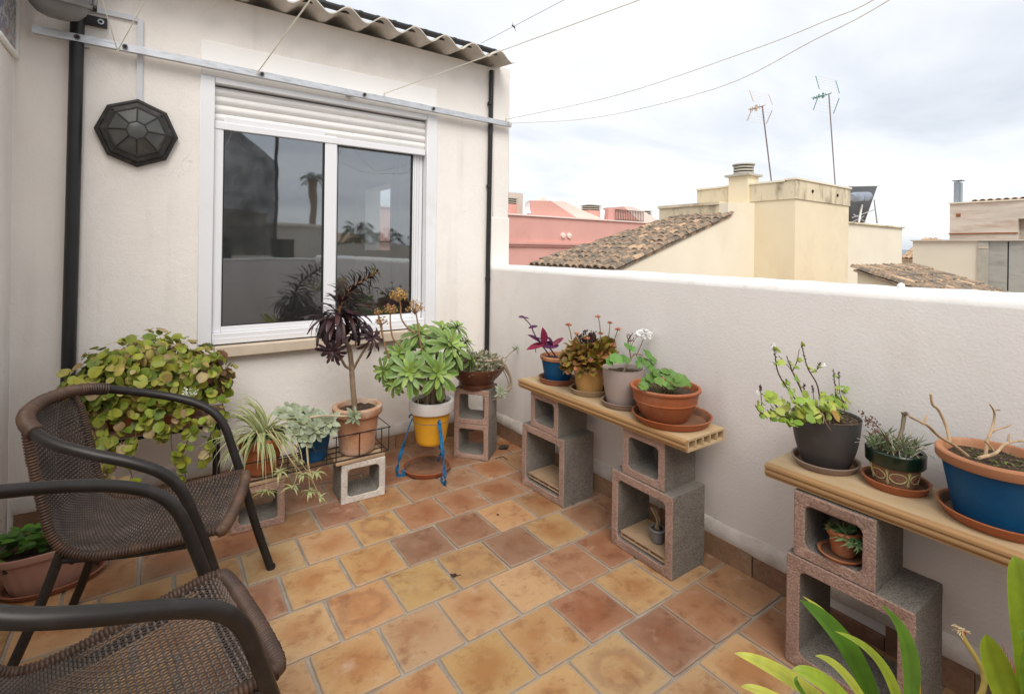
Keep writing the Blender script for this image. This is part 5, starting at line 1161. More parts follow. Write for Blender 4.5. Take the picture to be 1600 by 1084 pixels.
# ------------------------------------------------------------------ chairs
def chair(label, loc, rz):
    t = thing('rattan_chair', label, 'chair', loc, rz, 'rattan armchairs')
    half = [(.384, .281, 0), (.32, .289, .199), (.259, .297, .421), (.218, .306, .555), (.185, .314, .649), (.137, .324, .714), (.057, .33, .762), (-.058, .325, .803), (-.163, .296, .836), (-.242, .24, .867), (-.297, .156, .886), (-.319, .065, .891)]
    full = [V(p) for p in half] + [V((-.323, 0, .893))] + [V((x, -y, z)) for x, y, z in half[::-1]]
    pp = bez(full, 220)
    MB().tube(pp, .0172, 14).build('arm_frame', chair_metal, t)
    for s_ in (1, -1): MB().lathe([(.001, -.0), (.0185, 0), (.019, .012), (.0178, .014)], 14).build('foot_cap', black_pipe, t, loc=(.384, s_ * .281, .0005))
    def wrap(name, pts, r, n, mat=rattan_wrap, sides=12):
        P0 = bez(pts, 300); cum = [0.]
        for a_, b2 in zip(P0, P0[1:]): cum.append(cum[-1] + (b2 - a_).length)
        N_ = max(8, int(cum[-1] / .0098) * 4); P_ = []; k_ = 0
        for i in range(N_ + 1):
            tgt = cum[-1] * i / N_
            while k_ < len(cum) - 2 and cum[k_ + 1] < tgt: k_ += 1
            P_.append(P0[k_].lerp(P0[k_ + 1], min(1, max(0, (tgt - cum[k_]) / max(1e-6, cum[k_ + 1] - cum[k_])))))
        wob = [rnd(-.0008, .0008) for _ in range(N_ // 4 + 2)]; rs = [r + (-.0026, .0008, .0018, .0008)[i % 4] + wob[i // 4] for i in range(len(P_))]
        return MB().tube(P_, rs, sides).build(name, mat, t, angle=80)
    mid = [p for p in pp if p.x < -.225]
    wrap('top_wrapping', mid[::3] + [mid[-1]], .0225, 400)
    # L-shaped woven panel: profile (u, z) with half width
    prof = [(.282, .460, .222), (.255, .463, .232), (.13, .448, .228), (0, .432, .212), (-.08, .426, .200), (-.14, .434, .190), (-.183, .456, .183), (-.211, .497, .178), (-.229, .55, .176), (-.252, .66, .174), (-.278, .79, .170), (-.298, .872, .148)]
    pr = bez([(a, c_, b) for a, b, c_ in prof], 120)          # store as (u, halfwidth, z)
    NS = len(pr)
    def surf(s_, f):
        i = min(NS - 1.001, max(0, s_ * (NS - 1))); k = int(i); a = pr[k].lerp(pr[k + 1], i - k); tn = (pr[k + 1] - pr[k]); tn = V((tn.x, 0, tn.z)).normalized(); nn = V((tn.z, 0, -tn.x))
        sag = -.012 * (1 - f * f) * max(0., min(1., (.46 - s_) / .24))
        curv = -.03 * (1 - f * f) * max(0, (s_ - .55) / .45)     # the back bows backwards
        return V((a.x + curv, a.y * f, a.z + sag)), nn, tn
    NL, NT = 41, 98; b_ = MB()
    for i in range(NL):                                       # strands along the panel
        f = -1 + 2 * (i + .5) / NL; pts = []
        for j in range(NT * 2 + 1):
            s_ = j / (NT * 2); q, nn, tn = surf(s_, f); sg = 1 if ((j // 2 + i) % 2) else -1
            pts.append(q + nn * (.0016 * sg * (1 if j % 2 else 0)))
        b_.tube(pts, .0034, 4, cap=False, flat=.6, ref=(0, 1, 0))
    for j in range(NT):                                       # strands across
        s_ = (j + .5) / NT; pts = []
        for i in range(NL * 2 + 1):
            f = -1 + 2 * i / (NL * 2); q, nn, tn = surf(s_, f); sg = -1 if ((j + i // 2) % 2) else 1
            pts.append(q + nn * (.0032 * sg * (1 if i % 2 else 0)))
        b_.tube(pts, .0027, 4, mi=1, cap=False)
    w_ = b_.build('woven_panel', [rattan_dark, rattan], t, angle=80); w_['kind'] = 'stuff'
    for s_ in (1, -1):
        wrap('edge_wrapping', [(p.x, p.y * s_ * 1.03, p.z) for p in pr[::6]] + [(pr[-1].x, pr[-1].y * s_, pr[-1].z)], .0145, 420, sides=8)
        MB().tube(bez([(-.19, s_ * .178, .44), (-.23, s_ * .20, .30), (-.29, s_ * .242, .12), (-.335, s_ * .255, .0)], 20), .0155, 12).build('rear_leg', chair_metal, t)
        MB().tube([(.22, s_ * .235, .442), (.253, s_ * .292, .44)], .011, 8).build('side_joint', chair_metal, t)
    wrap('front_wrapping', [(.272, .232, .458), (.287, .218, .459), (.296, .12, .456), (.298, 0, .454), (.296, -.12, .456), (.287, -.218, .459), (.272, -.232, .458)], .0195, 330, sides=10)
    MB().tube(bez([(-.20, .178, .415), (0, .19, .405), (.24, .225, .425)], 10), .012, 8).tube(bez([(-.20, -.178, .415), (0, -.19, .405), (.24, -.225, .425)], 10), .012, 8).tube([(-.16, .18, .405), (-.16, -.18, .405)], .011, 8).build('under_frame', chair_metal, t)
    return t
chair('brown rattan armchair standing farther back beside the leafy plant', (-.019, 2.308, 0), -.286)
chair('brown rattan armchair nearest the camera, cut by the lower left edge', (-.077, 1.46, 0), .155)

# ------------------------------------------------------------------ strap-leaved plant at lower right
bp = V((1.27, .385, 0))
t = thing('strap_leaved_plant', 'strap-leaved yellow-green potted plant at the bottom edge, right of centre', 'potted plant', bp)
hs = pot(t, .105, .08, .40, terra_plastic, .03, .006, None, soil=.95)
def strap(tx, ty, dep, w, col, mx_, my_, mdep, edge=None):
    tip_ = atd(tx, ty, dep) - bp; mid_ = atd(mx_, my_, mdep) - bp; base = V((rnd(-.03, .03), rnd(-.03, .03), hs))
    n = 20; vs = []; cs = []; ctl = mid_ * 2 - (base + tip_) * .5; ctl = mid_.lerp(ctl, .8)
    path = [base * (1 - u) ** 2 + ctl * (2 * u * (1 - u)) + tip_ * u * u for u in [i / (n - 1) for i in range(n)]]
    for i, p in enumerate(path):
        tt = i / (n - 1); d_ = (path[min(i + 1, n - 1)] - path[max(i - 1, 0)]).normalized(); vd = (p + bp - EYE).normalized()
        nn_ = -vd * .8 + V((0, 0, .7)); sd_ = d_.cross(nn_).normalized(); nn_ = sd_.cross(d_)
        ww = w * .45 * (.5 + .5 * min(1, tt * 1.8)) * (1 if tt < .5 else max(.02, 1 - ((tt - .5) / .5) ** (2.0 if w < .05 else 3.2)) ** .8)
        for f in (-1, -.9, -.45, 0, .45, .9, 1): vs.append(p + sd_ * (ww * f) + nn_ * (abs(f) * ww * .34)); cs.append((edge or tuple(min(1, x * 1.45) for x in col)) if abs(f) == 1 else (tuple(x * 1.08 for x in col) if abs(f) > .4 else tuple(x * .9 for x in col)))
    MB().add(vs, [(i * 7 + j, i * 7 + j + 1, (i + 1) * 7 + j + 1, (i + 1) * 7 + j) for i in range(n - 1) for j in range(6)], 0, cs).build('leaf', leaf_m, t, angle=80)
strap(1250, 937, 1.12, .052, (.07, .16, .012), 1340, 1035, 1.10)
strap(1254, 931, 1.16, .02, (.40, .40, .06), 1335, 1015, 1.13)
strap(1305, 986, 1.05, .026, (.25, .32, .03), 1395, 1060, 1.05)
strap(1376, 945, 1.10, .036, (.10, .20, .02), 1428, 1040, 1.08)
strap(1405, 1000, 1.12, .028, (.52, .27, .02), 1430, 1075, 1.09)
strap(1274, 1024, 1.02, .024, (.36, .40, .05), 1335, 1070, 1.02)
strap(1148, 1020, 1.05, .036, (.45, .47, .07), 1250, 1070, 1.03)
strap(1158, 1072, 1.0, .024, (.50, .50, .09), 1230, 1100, .99)
strap(1238, 1046, .98, .045, (.27, .36, .03), 1310, 1085, .98)
strap(1246, 1056, .95, .016, (.10, .2, .02), 1266, 1100, .96)
bp0, t0, hs0 = bp, t, hs
bp = V((1.40, .20, 0))
t = thing('red_bract_plant', 'broad-leaved green plant with red bracts in the bottom right corner', 'potted plant', bp)
hs = pot(t, .105, .08, .37, terra_plastic, .03, .006, None, soil=.95)
strap(1541, 990, .97, .056, (.23, .31, .02), 1572, 1090, .97)
strap(1584, 868, 1.0, .054, (.22, .31, .02), 1606, 985, .98)
strap(1590, 987, .93, .05, (.14, .25, .02), 1620, 1070, .94)
strap(1690, 930, .95, .055, (.2, .3, .02), 1670, 1040, .95)
strap(1760, 1000, .95, .055, (.2, .3, .02), 1700, 1080, .95)
for j in range(14):
    a = V((.02, .02, hs)); b = atd(1576 + j * 3.4, 1012 + j * 6, 1.05 + rnd(-.02, .02)) - bp
    leafobj(t, 'red_bract', red_m, p=a, d=b - a, nrm=(-.5, -.5, .6), L=(b - a).length, Wd=.011, shape='lance', bend=.1, cup=.2, seg=5, col=(.5, .03, .05))
bp, t, hs = bp0, t0, hs0
q = atd(1500, 985, 1.08) - bp; st_ = stem(t, [V((.02, 0, hs)), atd(1535, 1080, 1.04) - bp, q], .006, .005, (.45, .34, .09), 'flower_stalk')
k_ = MB()
for j in range(18): k_.tube(bez([q, q + rdir(0, 1) * .007, q + rdir(-.6, .8) * rnd(.010, .018)], 5), .001, 4, col=jit((.55, .42, .26), .2))
k_.tube([q + V((.012, 0, -.006)), q + V((.016, 0, -.012))], [.008, .006], 7, col=(.35, .05, .03)); k_.build('withered_flower', stem_m, st_)

# ------------------------------------------------------------------ small floor debris
b_ = MB(); q = atz(882 / 4.443 * 0 + 709, 899, .004)
for k in range(14): b_.tube([q + V((rnd(-.008, .008), rnd(-.008, .008), rnd(0, .006))), q + V((rnd(-.012, .012), rnd(-.012, .012), rnd(0, .006)))], .003, 5, col=(.06, .03, .02))
b_.tube([q, q + V((.03, -.012, 0))], .0015, 5, col=(.08, .04, .03)); tag(b_.build('dry_flower', stem_m), 'small dried brown flower lying on the tiles', 'dried flower')
b_ = MB(); b_.tube(bez([atz(773, 716, .004), atz(785, 713, .008), atz(793, 718, .006)], 10), .003, 6, col=(.12, .07, .04)); tag(b_.build('twig', stem_m), 'short curled brown twig lying by the corner blocks', 'twig')
b_ = MB(); q = atz(778, 804, .004)
for k in range(3): b_.tube([q + V((rnd(-.006, .006), rnd(-.006, .006), 0)), q + V((rnd(-.008, .008), rnd(-.008, .008), .003))], .003, 5, col=(.05, .025, .015))
tag(b_.build('dry_crumb', stem_m), 'tiny dark plant crumb on a yellow tile', 'plant debris')
b_ = MB(); q = atz(778, 701, .003); b_.leaf(p=q, d=(1, -.3, .05), nrm=(0, 0, 1), L=.09, Wd=.07, shape='ov', bend=-.2, col=(.06, .05, .035), seg=4); tag(b_.build('fallen_leaf', leaf_m), 'dark flat fallen leaf behind the corner blocks', 'leaf')

# ------------------------------------------------------------------ neighbouring roofs and buildings
def barrel_mesh(L_=.42, w=.20, h=.075):
    vs = []; n = 6
    for (y, k) in ((0, 1.0), (L_, .84)):
        for j in range(n + 1): a = PI * j / n; vs.append((-math.cos(a) * w / 2 * k, y, math.sin(a) * h * k))
    for (y, k) in ((0, 1.0), (L_, .84)):
        for j in range(n + 1): a = PI * j / n; vs.append((-math.cos(a) * (w / 2 * k - .016), y, math.sin(a) * (h * k - .016)))
    m = n + 1; fs = [(j, m + j, m + j + 1, j + 1) for j in range(n)] + [(2 * m + j, 2 * m + j + 1, 3 * m + j + 1, 3 * m + j) for j in range(n)] + [(j, j + 1, 2 * m + j + 1, 2 * m + j) for j in range(n)]
    return MB().add(vs, fs)
q = barrel_mesh().build('roof_tile', roof_tile_m); BAR = q.data; bpy.data.objects.remove(q)
q = barrel_mesh().build('roof_tile', roof_new_m); BARN = q.data; bpy.data.objects.remove(q)
def barrel_roof(parent, origin, down, across, rows, cols, slope, step=.33, pitch=.235, keep=None, mesh=None, clean=.0, end=None):
    """rows climb from the eaves; tile mesh runs up the slope along its +y"""
    o0 = V(origin); upv = (-V(down).normalized()); ac = V(across).normalized(); sl_ = math.atan(slope); du = upv * math.cos(sl_) + V((0, 0, math.sin(sl_))); nn = ac.cross(du)
    if nn.z < 0: nn = -nn
    xa = du.cross(nn); rot = Matrix((xa, du, nn)).transposed().to_4x4()
    for c_ in range(cols):
        for r in range(rows):
            p = o0 + ac * (c_ * pitch) + du * (r * step)
            if keep and not keep(p): continue
            o = bpy.data.objects.new('roof_tile', BARN if (random.random() < clean) else BAR); COL.objects.link(o); o.parent = parent
            o.matrix_local = Matrix.Translation(p + nn * (rnd(.0, .02) + .012) + ac * rnd(-.015, .015)) @ rot @ Matrix.Rotation(rnd(-.05, .05), 4, 'Z') @ Matrix.Rotation(rnd(-.02, .035) - .03, 4, 'X')
    return du, nn
yb = thing('yellow_building', 'pale yellow rendered building with stained parapet and lichen tile roof', 'building', (0, 0, 0))
bx, by = 13.5, 6.455
MB().box((bx, by, -9), (16.7, 9.3, 2.86)).build('wall', bld_yellow, yb, smooth=False)
MB().box((bx - .03, by - .03, 2.865), (16.72, by + .22, 3.36)).box((16.5, by + .22, 2.865), (16.72, 9.3, 3.36)).box((bx - .03, by + .22, 2.865), (bx + .2, 9.35, 3.33)).build('roof_parapet', bld_stain, yb, smooth=False)
MB().box((bx - .06, by - .06, 3.363), (16.75, by + .25, 3.41)).box((bx - .06, by + .25, 3.335), (bx + .23, 9.38, 3.385)).build('parapet_coping', bld_cream, yb, smooth=False)
MB().box((16.702, by + .04, -9), (21.1, 9.2, 2.36)).build('low_wing', bld_cream, yb, smooth=False)
MB().box((16.71, by - .02, 2.363), (21.16, by + .3, 2.41)).build('coping', bld_stain, yb, smooth=False)
MB().prism([(8.1, -9), (13.497, -9), (13.497, 2.83), (12.2, 2.76), (12.2, 2.45), (8.1, 1.115)], 7.534, 7.8).build('gable_wall', bld_cream, yb, smooth=False)
MB().box((12.2, 7.8, -9), (13.49, 9.75, 2.72)).box((8.1, 7.81, -9), (12.19, 9.2, 1.0)).build('rear_wall', bld_stain, yb, smooth=False)
MB().box((12.16, 7.78, 2.722), (13.49, 9.78, 2.80)).build('stained_coping', bld_stain, yb, smooth=False)
MB().add([(7.9, 7.5, 1.03), (12.3, 7.5, 2.46), (12.3, 9.2, 2.46), (7.9, 10.7, 1.03), (7.9, 7.5, .96), (12.3, 7.5, 2.39), (12.3, 9.2, 2.39), (7.9, 10.7, .96)], [(0, 1, 2, 3), (7, 6, 5, 4), (0, 4, 5, 1), (2, 6, 7, 3), (3, 7, 4, 0)]).build('roof_deck', roof_tile_m, yb, smooth=False)
barrel_roof(yb, (7.93, 7.56, 1.04), (-1, 0, 0), (0, 1, 0), 14, 14, .325, keep=lambda p: p.x < 12.22 and p.y < 10.56 - (p.x - 8.05) * .33, clean=.04)
ch = MB().box((13.36, 7.68, 2.6), (13.93, 8.25, 3.60)).build('chimney', bld_yellow, yb, smooth=False)
MB().box((13.28, 7.60, 3.602), (14.01, 8.33, 3.66)).build('chimney_slab', concrete_l, ch, smooth=False)
MB().lathe([(.2, 3.661), (.2, 3.98)], 24, c=(13.645, 7.965, 0)).build('chimney_core', dark_m, ch)
for z in (3.68, 3.765, 3.85): MB().lathe([(.2, z), (.27, z), (.27, z + .05), (.2, z + .05)], 28, c=(13.645, 7.965, 0)).build('chimney_ring', concrete_l, ch)
MB().lathe([(.001, 3.93), (.3, 3.93), (.3, 3.965), (.001, 4.0)], 28, c=(13.645, 7.965, 0)).build('chimney_cap', concrete_l, ch)
for x in (14.35, 15.85): MB().lathe([(.001, 0), (.045, 0), (.045, .02), (.001, .021)], 10).build('spout', dark_m, yb, loc=(x, by - .032, 3.12)).rotation_euler = (R(90), 0, 0)

mast_m = M('antenna_mast_paint', (.26, .21, .21), .6)
def antenna(label, base, top, boomcol, sc=1.):
    t = thing('tv_antenna', label, 'antenna', base, 0, 'tv antennas on the yellow building')
    d = V(top) - V(base); MB().tube([(0, 0, -.5), d], .02, 8).build('mast', mast_m, t)
    h = d; f = V((-.2, -.98, .0)).normalized(); s_ = V((-f.y, f.x, 0)); u = V((.12, 0, 1)).normalized()
    MB().tube([h + f * .1, h - f * .45 * sc], .014, 6).tube([h - f * .2 + u * .09, h - f * .2 - u * .09], .03, 6).build('boom', boomcol, t)
    for sg in (1, -1):
        a = h + f * .02 + u * (.08 * sg); b = h + f * .02 - f * .0 + u * (.46 * sg) * sc
        for e in (-1, 1): MB().tube([a + s_ * (.40 * e * sc), b + s_ * (.40 * e * sc) + f * -.16], .012, 6).build('reflector_frame', boomcol, t)
        for k in range(6): u_ = k / 5; p = a.lerp(b, u_) - f * (.16 * u_); MB().tube([p - s_ * .42 * sc, p + s_ * .42 * sc], .0045, 5).build('reflector_rod', plate_m, t)
    for k in range(5): p = h - f * (.10 + .08 * k) * sc; MB().tube([p - s_ * .11, p + s_ * .11], .009, 5).tube([p - u * .07, p + u * .07], .009, 5).build('director', boomcol, t)
    return t
b1 = aty(1209, 284, 7.6); t1 = aty(1191, 166, 7.6); antenna('tv antenna with orange boom, left of the two on the rooftops', b1, t1, orange_m, .95)
b2 = aty(1307, 290, 7.6); t2 = aty(1295, 147, 7.6); antenna('taller tv antenna with green plastic reflector on the rooftops', b2, t2, green_m, 1.25)

sh_ = thing('solar_water_heater', 'black solar water heater with grey tank on the low wing roof', 'water heater', (0, 0, 0))
Yq = 7.9; A, B, C, D = aty(1326, 292, Yq), aty(1371, 291, Yq + .1), aty(1351, 348, Yq + .1), aty(1324, 348, Yq)
off = V((.10, .20, 0)); vs = [A, B, C, D, A + off, B + off, C + off, D + off]
MB().add(vs, [(0, 1, 2, 3), (7, 6, 5, 4), (0, 4, 5, 1), (1, 5, 6, 2), (2, 6, 7, 3), (3, 7, 4, 0)]).build('collector', panel_m, sh_, smooth=False)
MB().tube([A + V((0, -.03, .02)), B + V((0, -.03, .02))], .03, 6).build('top_rail', alu_white, sh_)
qa, qb = aty(1331, 308, Yq - .3), aty(1358, 307, Yq - .25); MB().tube([qa, qa.lerp(qb, .1), qa.lerp(qb, .9), qb], [.1, .17, .17, .1], 18).build('tank', tank_m, sh_)
for k in (.25, .6): p = qa.lerp(qb, k); MB().lathe([(.13, 0), (.16, .02), (.10, .06), (.001, .07)], 14).build('tank_cap', tank_m, sh_, loc=p + V((-.08, -.14, -.02))).rotation_euler = (R(75), 0, R(-25))
for (x0, y0, x1, y1) in ((1366, 312, 1370, 349), (1332, 340, 1366, 328), (1329, 348, 1350, 338), (1334, 335, 1352, 347), (1371, 349, 1366, 314)): MB().tube([aty(x0, y0, Yq - .15), aty(x1, y1, Yq - .15)], .02, 6).build('strut', alu, sh_)
MB().tube(bez([aty(1342, 347, Yq - .2), aty(1345, 330, Yq - .2), aty(1347, 320, Yq - .2)], 8), .035, 8).build('insulated_pipe', plate_m, sh_)

sr = thing('small_tiled_annex', 'low cream annex with mossy barrel tile roof just above the parapet', 'building', (0, 0, 0))
MB().add([(12, 4.46, 1.08), (12, 2.0, .28), (12, 2.0, -9), (12, 4.46, -9), (15.6, 4.46, 1.08), (15.6, 2.0, .28), (15.6, 2.0, -9), (15.6, 4.46, -9)], [(0, 1, 2, 3), (7, 6, 5, 4), (0, 4, 5, 1), (1, 5, 6, 2), (3, 7, 4, 0)]).build('wall', bld_yellow, sr, smooth=False)
MB().add([(11.9, 4.5, 1.13), (15.7, 4.5, 1.13), (15.7, 2.0, .315), (11.9, 2.0, .315), (11.9, 4.5, 1.09), (15.7, 4.5, 1.09), (15.7, 2.0, .275), (11.9, 2.0, .275)], [(3, 2, 1, 0), (0, 4, 7, 3), (0, 1, 5, 4), (1, 2, 6, 5)]).build('roof_deck', roof_tile_m, sr, smooth=False)
barrel_roof(sr, (12.02, 2.3, .43), (0, -1, 0), (1, 0, 0), 7, 16, .325, clean=.14)
MB().lathe([(.001, 0), (.05, 0), (.05, .03), (.001, .031)], 10).build('spout', concrete_l, sr, loc=(11.99, 3.75, .72)).rotation_euler = (0, R(-90), 0)
fb = thing('coping_finial', 'small white knob on top of the parapet', 'knob', (2.40, aty(1408, 440, 1).x * 0 + atx(1408, 440, 2.40).y, 1.322))
MB().lathe([(.001, 0), (.012, 0), (.013, .006), (.010, .014), (.001, .018)], 14).build('knob', white_coping, fb)

def lx(px, py, X): return -atx(px, py, X).y
cb = thing('cream_wall_building', 'flat cream wall beside grey concrete panels at the right', 'building', (24.5, 0, 0), R(-90))
XX = 24.5; zc = atx(1470, 377, XX).z
x1, x2, x3, x4 = (lx(p_, 400, XX) for p_ in (1426, 1528, 1545, 1574))
MB().box((x1, 0, -9), (x2, 5, zc)).build('wall', bld_cream, cb, smooth=False)
MB().box((x2 + .003, -.06, -9), (x3, 4, zc - .02)).build('pillar', concrete_l, cb, smooth=False)
MB().box((x2 + .02, -.08, zc - .27), (x3 + .01, -.061, zc - .22)).build('pillar_band', bld_stone, cb, smooth=False)
MB().box((x3 + .003, 0, -9), (x4, 4, zc - .01)).build('concrete_panel', bld_conc, cb, smooth=False); MB().box((x4 + .04, 0, -9), (2, 4, zc - .01)).build('concrete_panel', bld_conc, cb, smooth=False)
MB().box((x4 - .01, .02, -9), (x4 + .05, 3.9, zc - .02)).build('joint', dark_m, cb, smooth=False)
MB().box((x1 - .05, -.1, zc + .003), (2.05, 5, zc + .05)).build('coping', bld_stone, cb, smooth=False)
sb = thing('stone_building', 'rough stone rooftop room with steel flue at right edge', 'building', (34.7, 0, 0), R(-90))
XX = 34.7; zt = atx(1540, 316, XX).z; xl = lx(1484, 340, XX); xw = lx(1591, 340, XX)
MB().box((xl, 0, -9), (xw, 6, zt)).box((xw, 0, zt - .9), (xw + 4, 6, zt)).box((xw + 1.4, .3, -9), (xw + 4, 6, zt - .91)).box((xw, .5, -9), (xw + 1.4, 6, zt - .91)).build('wall', bld_stone, sb, smooth=False)
MB().box((xl - .03, -.05, atx(1520, 366, XX).z), (xw, -.001, atx(1520, 364, XX).z)).build('string_course', rust_m, sb, smooth=False)
MB().box((xl - .05, -.06, zt + .002), (xw + 4, .4, zt + .07)).build('coping', bld_cream, sb, smooth=False)
MB().box((xw + .35, .45, -3), (xw + 1.2, .49, zt - 1.1)).build('door', rust_m, sb, smooth=False)
MB().box((lx(1494, 336, XX), -.02, atx(1497, 339, XX).z), (lx(1501, 336, XX), -.001, atx(1497, 334, XX).z)).build('vent', rust_m, sb, smooth=False)
fx = lx(1493, 300, XX); fz = atx(1493, 284, XX).z
MB().box((fx - .15, .3, zt - .2), (fx + .09, .7, fz)).box((fx + .093, .34, zt - .2), (fx + .15, .66, fz - .02)).build('flue', steel_m, sb, smooth=False)
MB().box((fx - .22, .2, fz + .07), (fx + .22, .8, fz + .1)).box((fx - .02, .48, fz), (fx + .02, .52, fz + .07)).build('flue_cap', steel_m, sb, smooth=False)
for k in range(9):
    o = bpy.data.objects.new('roof_tile', BARN); COL.objects.link(o); o.parent = sb; o.location = (lx(1522, 316, XX) + k * .3, .1, zt + .07); o.scale = (1.4, 2., 1.6)
ts = thing('terracotta_roof_house', 'strip of orange tiled roof between the yellow and cream walls', 'building', (30, 0, 0), R(-90))
XX = 30.; xa, xb = lx(1404, 380, XX), lx(1436, 380, XX); zr0 = atx(1418, 405, XX).z; zr1 = atx(1418, 374, XX + 3.4).z
MB().box((xa, .2, -9), (xb, 4, zr0 - .05)).build('wall', bld_yellow, ts, smooth=False)
MB().add([(xa, 0, zr0), (xb, 0, zr0), (xb, 3.4, zr1), (xa, 3.4, zr1), (xa, 0, zr0 - .04), (xb, 0, zr0 - .04), (xb, 3.4, zr1 - .04), (xa, 3.4, zr1 - .04)], [(0, 1, 2, 3), (0, 4, 5, 1), (0, 3, 7, 4), (1, 5, 6, 2)]).build('roof_deck', roof_new_m, ts, smooth=False)
for c_ in range(int((xb - xa) / .21)):
    for r in range(9):
        o = bpy.data.objects.new('roof_tile', BARN); COL.objects.link(o); o.parent = ts; u_ = r / 9; o.location = (xa + .12 + c_ * .21, 3.4 * u_, zr0 + (zr1 - zr0) * u_ + .03); o.rotation_euler = (math.atan((zr1 - zr0) / 3.4), 0, 0)

pk = thing('pink_building', 'long salmon pink building with cornice and rooftop stair housings', 'building', (0, 26, 0))
MB().box((8, 0, -9), (34.5, 10, 3.62)).build('wall', bld_pink, pk, smooth=False)
MB().box((8, -.12, 3.623), (34.6, .4, 3.72)).build('coping', bld_pinkl, pk, smooth=False)
MB().box((8, -.22, 1.80), (34.5, -.001, 1.95)).box((8, -.12, 1.66), (34.5, -.002, 1.797)).build('cornice', bld_pink, pk, smooth=False)
for x in (22.45, 23.0): MB().lathe([(.001, 0), (.2, 0), (.18, .12), (.001, .16)], 12).build('wall_fitting', bld_pinkl, pk, loc=(x, -.01, 2.45)).rotation_euler = (R(90), 0, 0)
MB().prism([(20.1, 3.73), (24.2, 3.73), (21.7, 4.78), (20.1, 4.7)], .45, .9).build('stair_housing', bld_pink, pk, smooth=False)
MB().prism([(21.72, 4.80), (24.22, 3.73), (27.0, 3.73), (24.6, 4.35), (23.0, 4.84)], .47, 3).build('stair_housing_roof', bld_pinkl, pk, smooth=False)
MB().prism([(27.5, 3.73), (31.2, 3.73), (29.2, 4.85), (27.6, 4.7)], .7, 1.1).build('stair_housing', bld_pink, pk, smooth=False)
MB().prism([(29.22, 4.87), (31.22, 3.73), (34.0, 3.73), (31.8, 4.55), (30.2, 4.92)], .72, 3).build('stair_housing_roof', bld_pinkl, pk, smooth=False)
rl = MB().box((28.2, .6, 4.55), (31.4, .64, 4.59)).box((28.2, .6, 3.80), (31.4, .64, 3.84)).build('railing', wire_black, pk, smooth=False)
for k in range(18): x = 28.2 + 3.2 * k / 17; MB().tube([(x, .62, 3.75), (x, .62, 4.6)], .018, 5).build('baluster', wire_black, rl)
def rchim(x0, x1, zb, zt_, y=1., mat=bld_pink):
    c_ = MB().box((x0, y, 3.6), (x1, y + .9, zt_)).build('chimney', mat, pk, smooth=False)
    for k in range(3): MB().box((x0 - .05, y - .05, zt_ + .06 + k * .14), (x1 + .05, y + .95, zt_ + .12 + k * .14)).build('chimney_ring', concrete_l, c_, smooth=False)
    MB().box((x0 + .05, y + .05, zt_ + .002), (x1 - .05, y + .85, zt_ + .4)).build('chimney_core', dark_m, c_, smooth=False)
rchim(18.25, 19.35, 3.6, 4.45); rchim(25.9, 27.0, 3.6, 4.45); rchim(32.3, 32.8, 3.6, 4.35)
MB().box((19.75, 2.5, 3.6), (20.9, 3.5, 5.4)).build('lift_housing', bld_white, pk, smooth=False)
MB().box((24.4, 3, 3.6), (25.6, 4, 4.9)).build('lift_housing', bld_pink, pk, smooth=False)
MB().lathe([(.001, .0), (.3, .06), (.42, .14), (.42, .15), (.3, .075), (.001, .015)], 20).build('satellite_dish', alu_white, pk, loc=(19.85, .6, 4.2)).rotation_euler = (R(80), 0, R(15))
MB().prism([(21.9, 4.84), (22.9, 4.84), (22.4, 5.2)], 2, 2.6).build('small_gable', bld_stone, pk, smooth=False)
# low hills far beyond the town
hb = MB(); vs = []; n = 90
for i in range(n + 1):
    a = R(-20 + 150 * i / n); h_ = 18 + 16 * math.sin(a * 7) + 9 * math.sin(a * 17 + 1) ; r_ = 2300
    for (rr_, z) in ((r_ - 300, -9), (r_, max(6, h_)), (r_ + 200, -9)): vs.append((rr_ * math.sin(a), rr_ * math.cos(a), z))
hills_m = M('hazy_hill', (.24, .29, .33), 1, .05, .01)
struct(hb.add(vs, [(i * 3 + j, (i + 1) * 3 + j, (i + 1) * 3 + j + 1, i * 3 + j + 1) for i in range(n) for j in range(2)]).build('hills', hills_m))

# ------------------------------------------------------------------ what the window mirrors: things behind the camera
sn = thing('shade_net', 'dark shade net on a post behind the terrace, mirrored in the window', 'shade net', (0, -2.25, 0))
MB().tube([(1.62, 0, 0), (1.62, 0, 3.6)], .03, 10).build('post', wire_black, sn)
b_ = MB(); vs = []; nx_, nz_ = 24, 16
for i in range(nx_ + 1):
    for j in range(nz_ + 1):
        u_, v_ = i / nx_, j / nz_; x = -.6 + 2.2 * u_; zt_ = 3.6 - max(0, u_ - .55) * 1.5; vs.append((x, .05 * math.sin(u_ * 22 + v_ * 3) * (1.1 - v_) + .06 * math.sin(u_ * 5 + v_ * 6), 1.30 + (zt_ - 1.30) * v_))
b_.add(vs, [(i * (nz_ + 1) + j, (i + 1) * (nz_ + 1) + j, (i + 1) * (nz_ + 1) + j + 1, i * (nz_ + 1) + j + 1) for i in range(nx_) for j in range(nz_)]).build('net', net_m, sn)
rb = thing('beige_house', 'low beige house behind the camera, mirrored in the window', 'house', (5, -17, 0))
MB().box((-8, -6, -9), (1.5, 0, 2.3)).box((1.51, -5, -9), (9, 1, 1.6)).box((-5, -4, 2.31), (-1, -1, 3.0)).build('wall', bld_white, rb, smooth=False)
MB().box((-8.1, -.4, 2.303), (1.6, .1, 2.42)).build('coping', bld_cream, rb, smooth=False)
for k in range(3): MB().box((-6 + k * 2.5, .002, .9), (-5 + k * 2.5, .03, 1.8)).build('window', dark_m, rb, smooth=False)
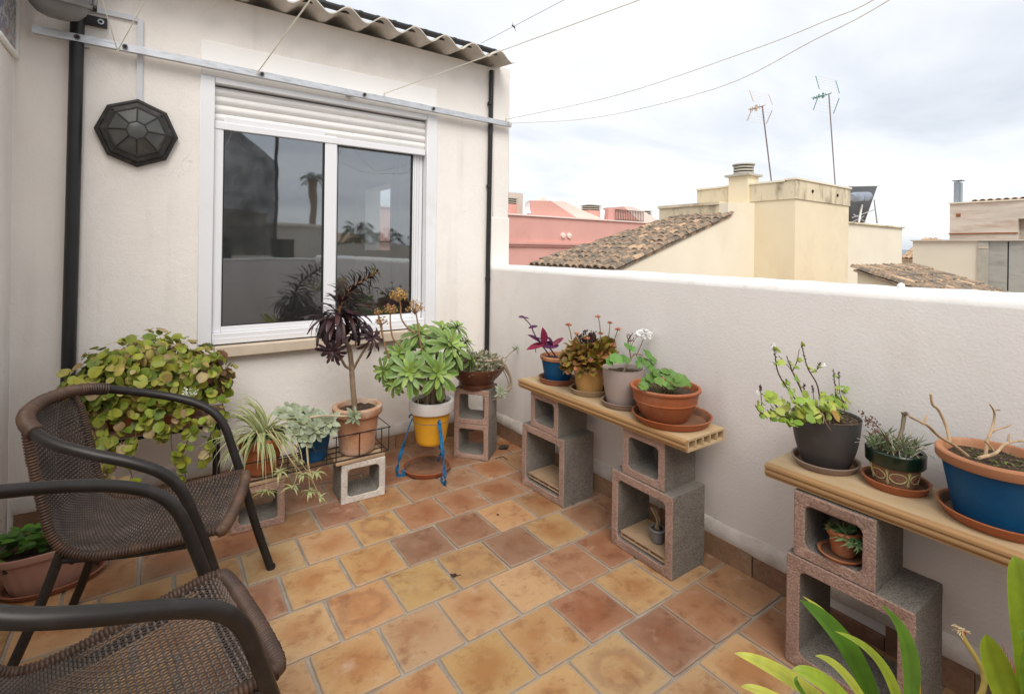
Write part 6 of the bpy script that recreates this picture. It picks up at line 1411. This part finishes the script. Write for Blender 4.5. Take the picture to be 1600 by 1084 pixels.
def palm(label, loc, h, sc):
    t = thing('palm_tree', label, 'palm tree', loc, 0, 'palm trees behind the camera')
    MB().tube(bez([(0, 0, -9), (.1, 0, h * .3), (.05, 0, h)], 12), .22, 8).build('trunk', bark, t)
    b_ = MB()
    for i in range(34):
        d = rdir(-.45, 1); p = V((.05, 0, h)); L_ = sc * rnd(.8, 1.1); path = bez([p, p + d * L_ * .5 + V((0, 0, .1 * L_)), p + d * L_ * .9 + V((0, 0, -rnd(.1, .5) * L_))], 16)
        for k in range(2, len(path)):
            for sg in (-1, 1): a = (path[k] - path[k - 1]).normalized(); s_ = a.cross(V((0, 0, 1))).normalized() * sg; b_.leaf(p=path[k], d=s_ + a * .6 + V((0, 0, -.3)), nrm=(0, 0, 1), L=sc * .24, Wd=.035 * sc, shape='lance', seg=2, col=jit((.05, .075, .03), .3))
    b_.build('crown', leaf_m, t)
palm('tall slim palm tree mirrored in the left window pane', (7.3, -24, 0), 5.4, .85)
palm('leftmost broad palm crown mirrored in the right window pane', (11.0, -27, 0), 2.1, 1.7)
palm('middle broad palm crown mirrored in the right window pane', (13.6, -28, 0), 1.9, 1.5)
palm('rightmost broad palm crown mirrored in the right window pane', (16.6, -27, 0), 2.2, 1.8)
rb = thing('white_house', 'small white house beyond the palms, mirrored in the window', 'house', (9, -34, 0))
MB().box((-9, -6, -9), (-3, 0, 2.6)).box((-2.99, -5, -9), (5, -.4, 1.9)).box((-8, -3, 2.61), (-5.5, -1, 3.7)).build('wall', bld_cream, rb, smooth=False)
for k in range(4): MB().box((-8.3 + k * 1.5, .002, .7), (-7.6 + k * 1.5, .03, 1.7)).build('window', dark_m, rb, smooth=False)
MB().add([(-3.2, .1, 1.9), (5.2, .1, 1.9), (5.2, -2.7, 2.6), (-3.2, -2.7, 2.6), (-3.2, .1, 1.8), (5.2, .1, 1.8)], [(0, 1, 2, 3), (0, 4, 5, 1)]).build('roof', roof_new_m, rb, smooth=False)
# curtain in the room behind the window
b_ = MB(); vs = []; n = 60
for i in range(n + 1):
    x = 1.57 + .5 * i / n; y = .03 * math.sin(i * .9) + .015 * math.sin(i * .37)
    for z in (.3, 2.5): vs.append((x, y, z))
cu = tag(b_.add(vs, [(2 * i, 2 * i + 2, 2 * i + 3, 2 * i + 1) for i in range(n)]).build('curtain', curtain_m, loc=(0, 3.95, 0)), 'grey curtain hanging inside the room behind right window pane', 'curtain')
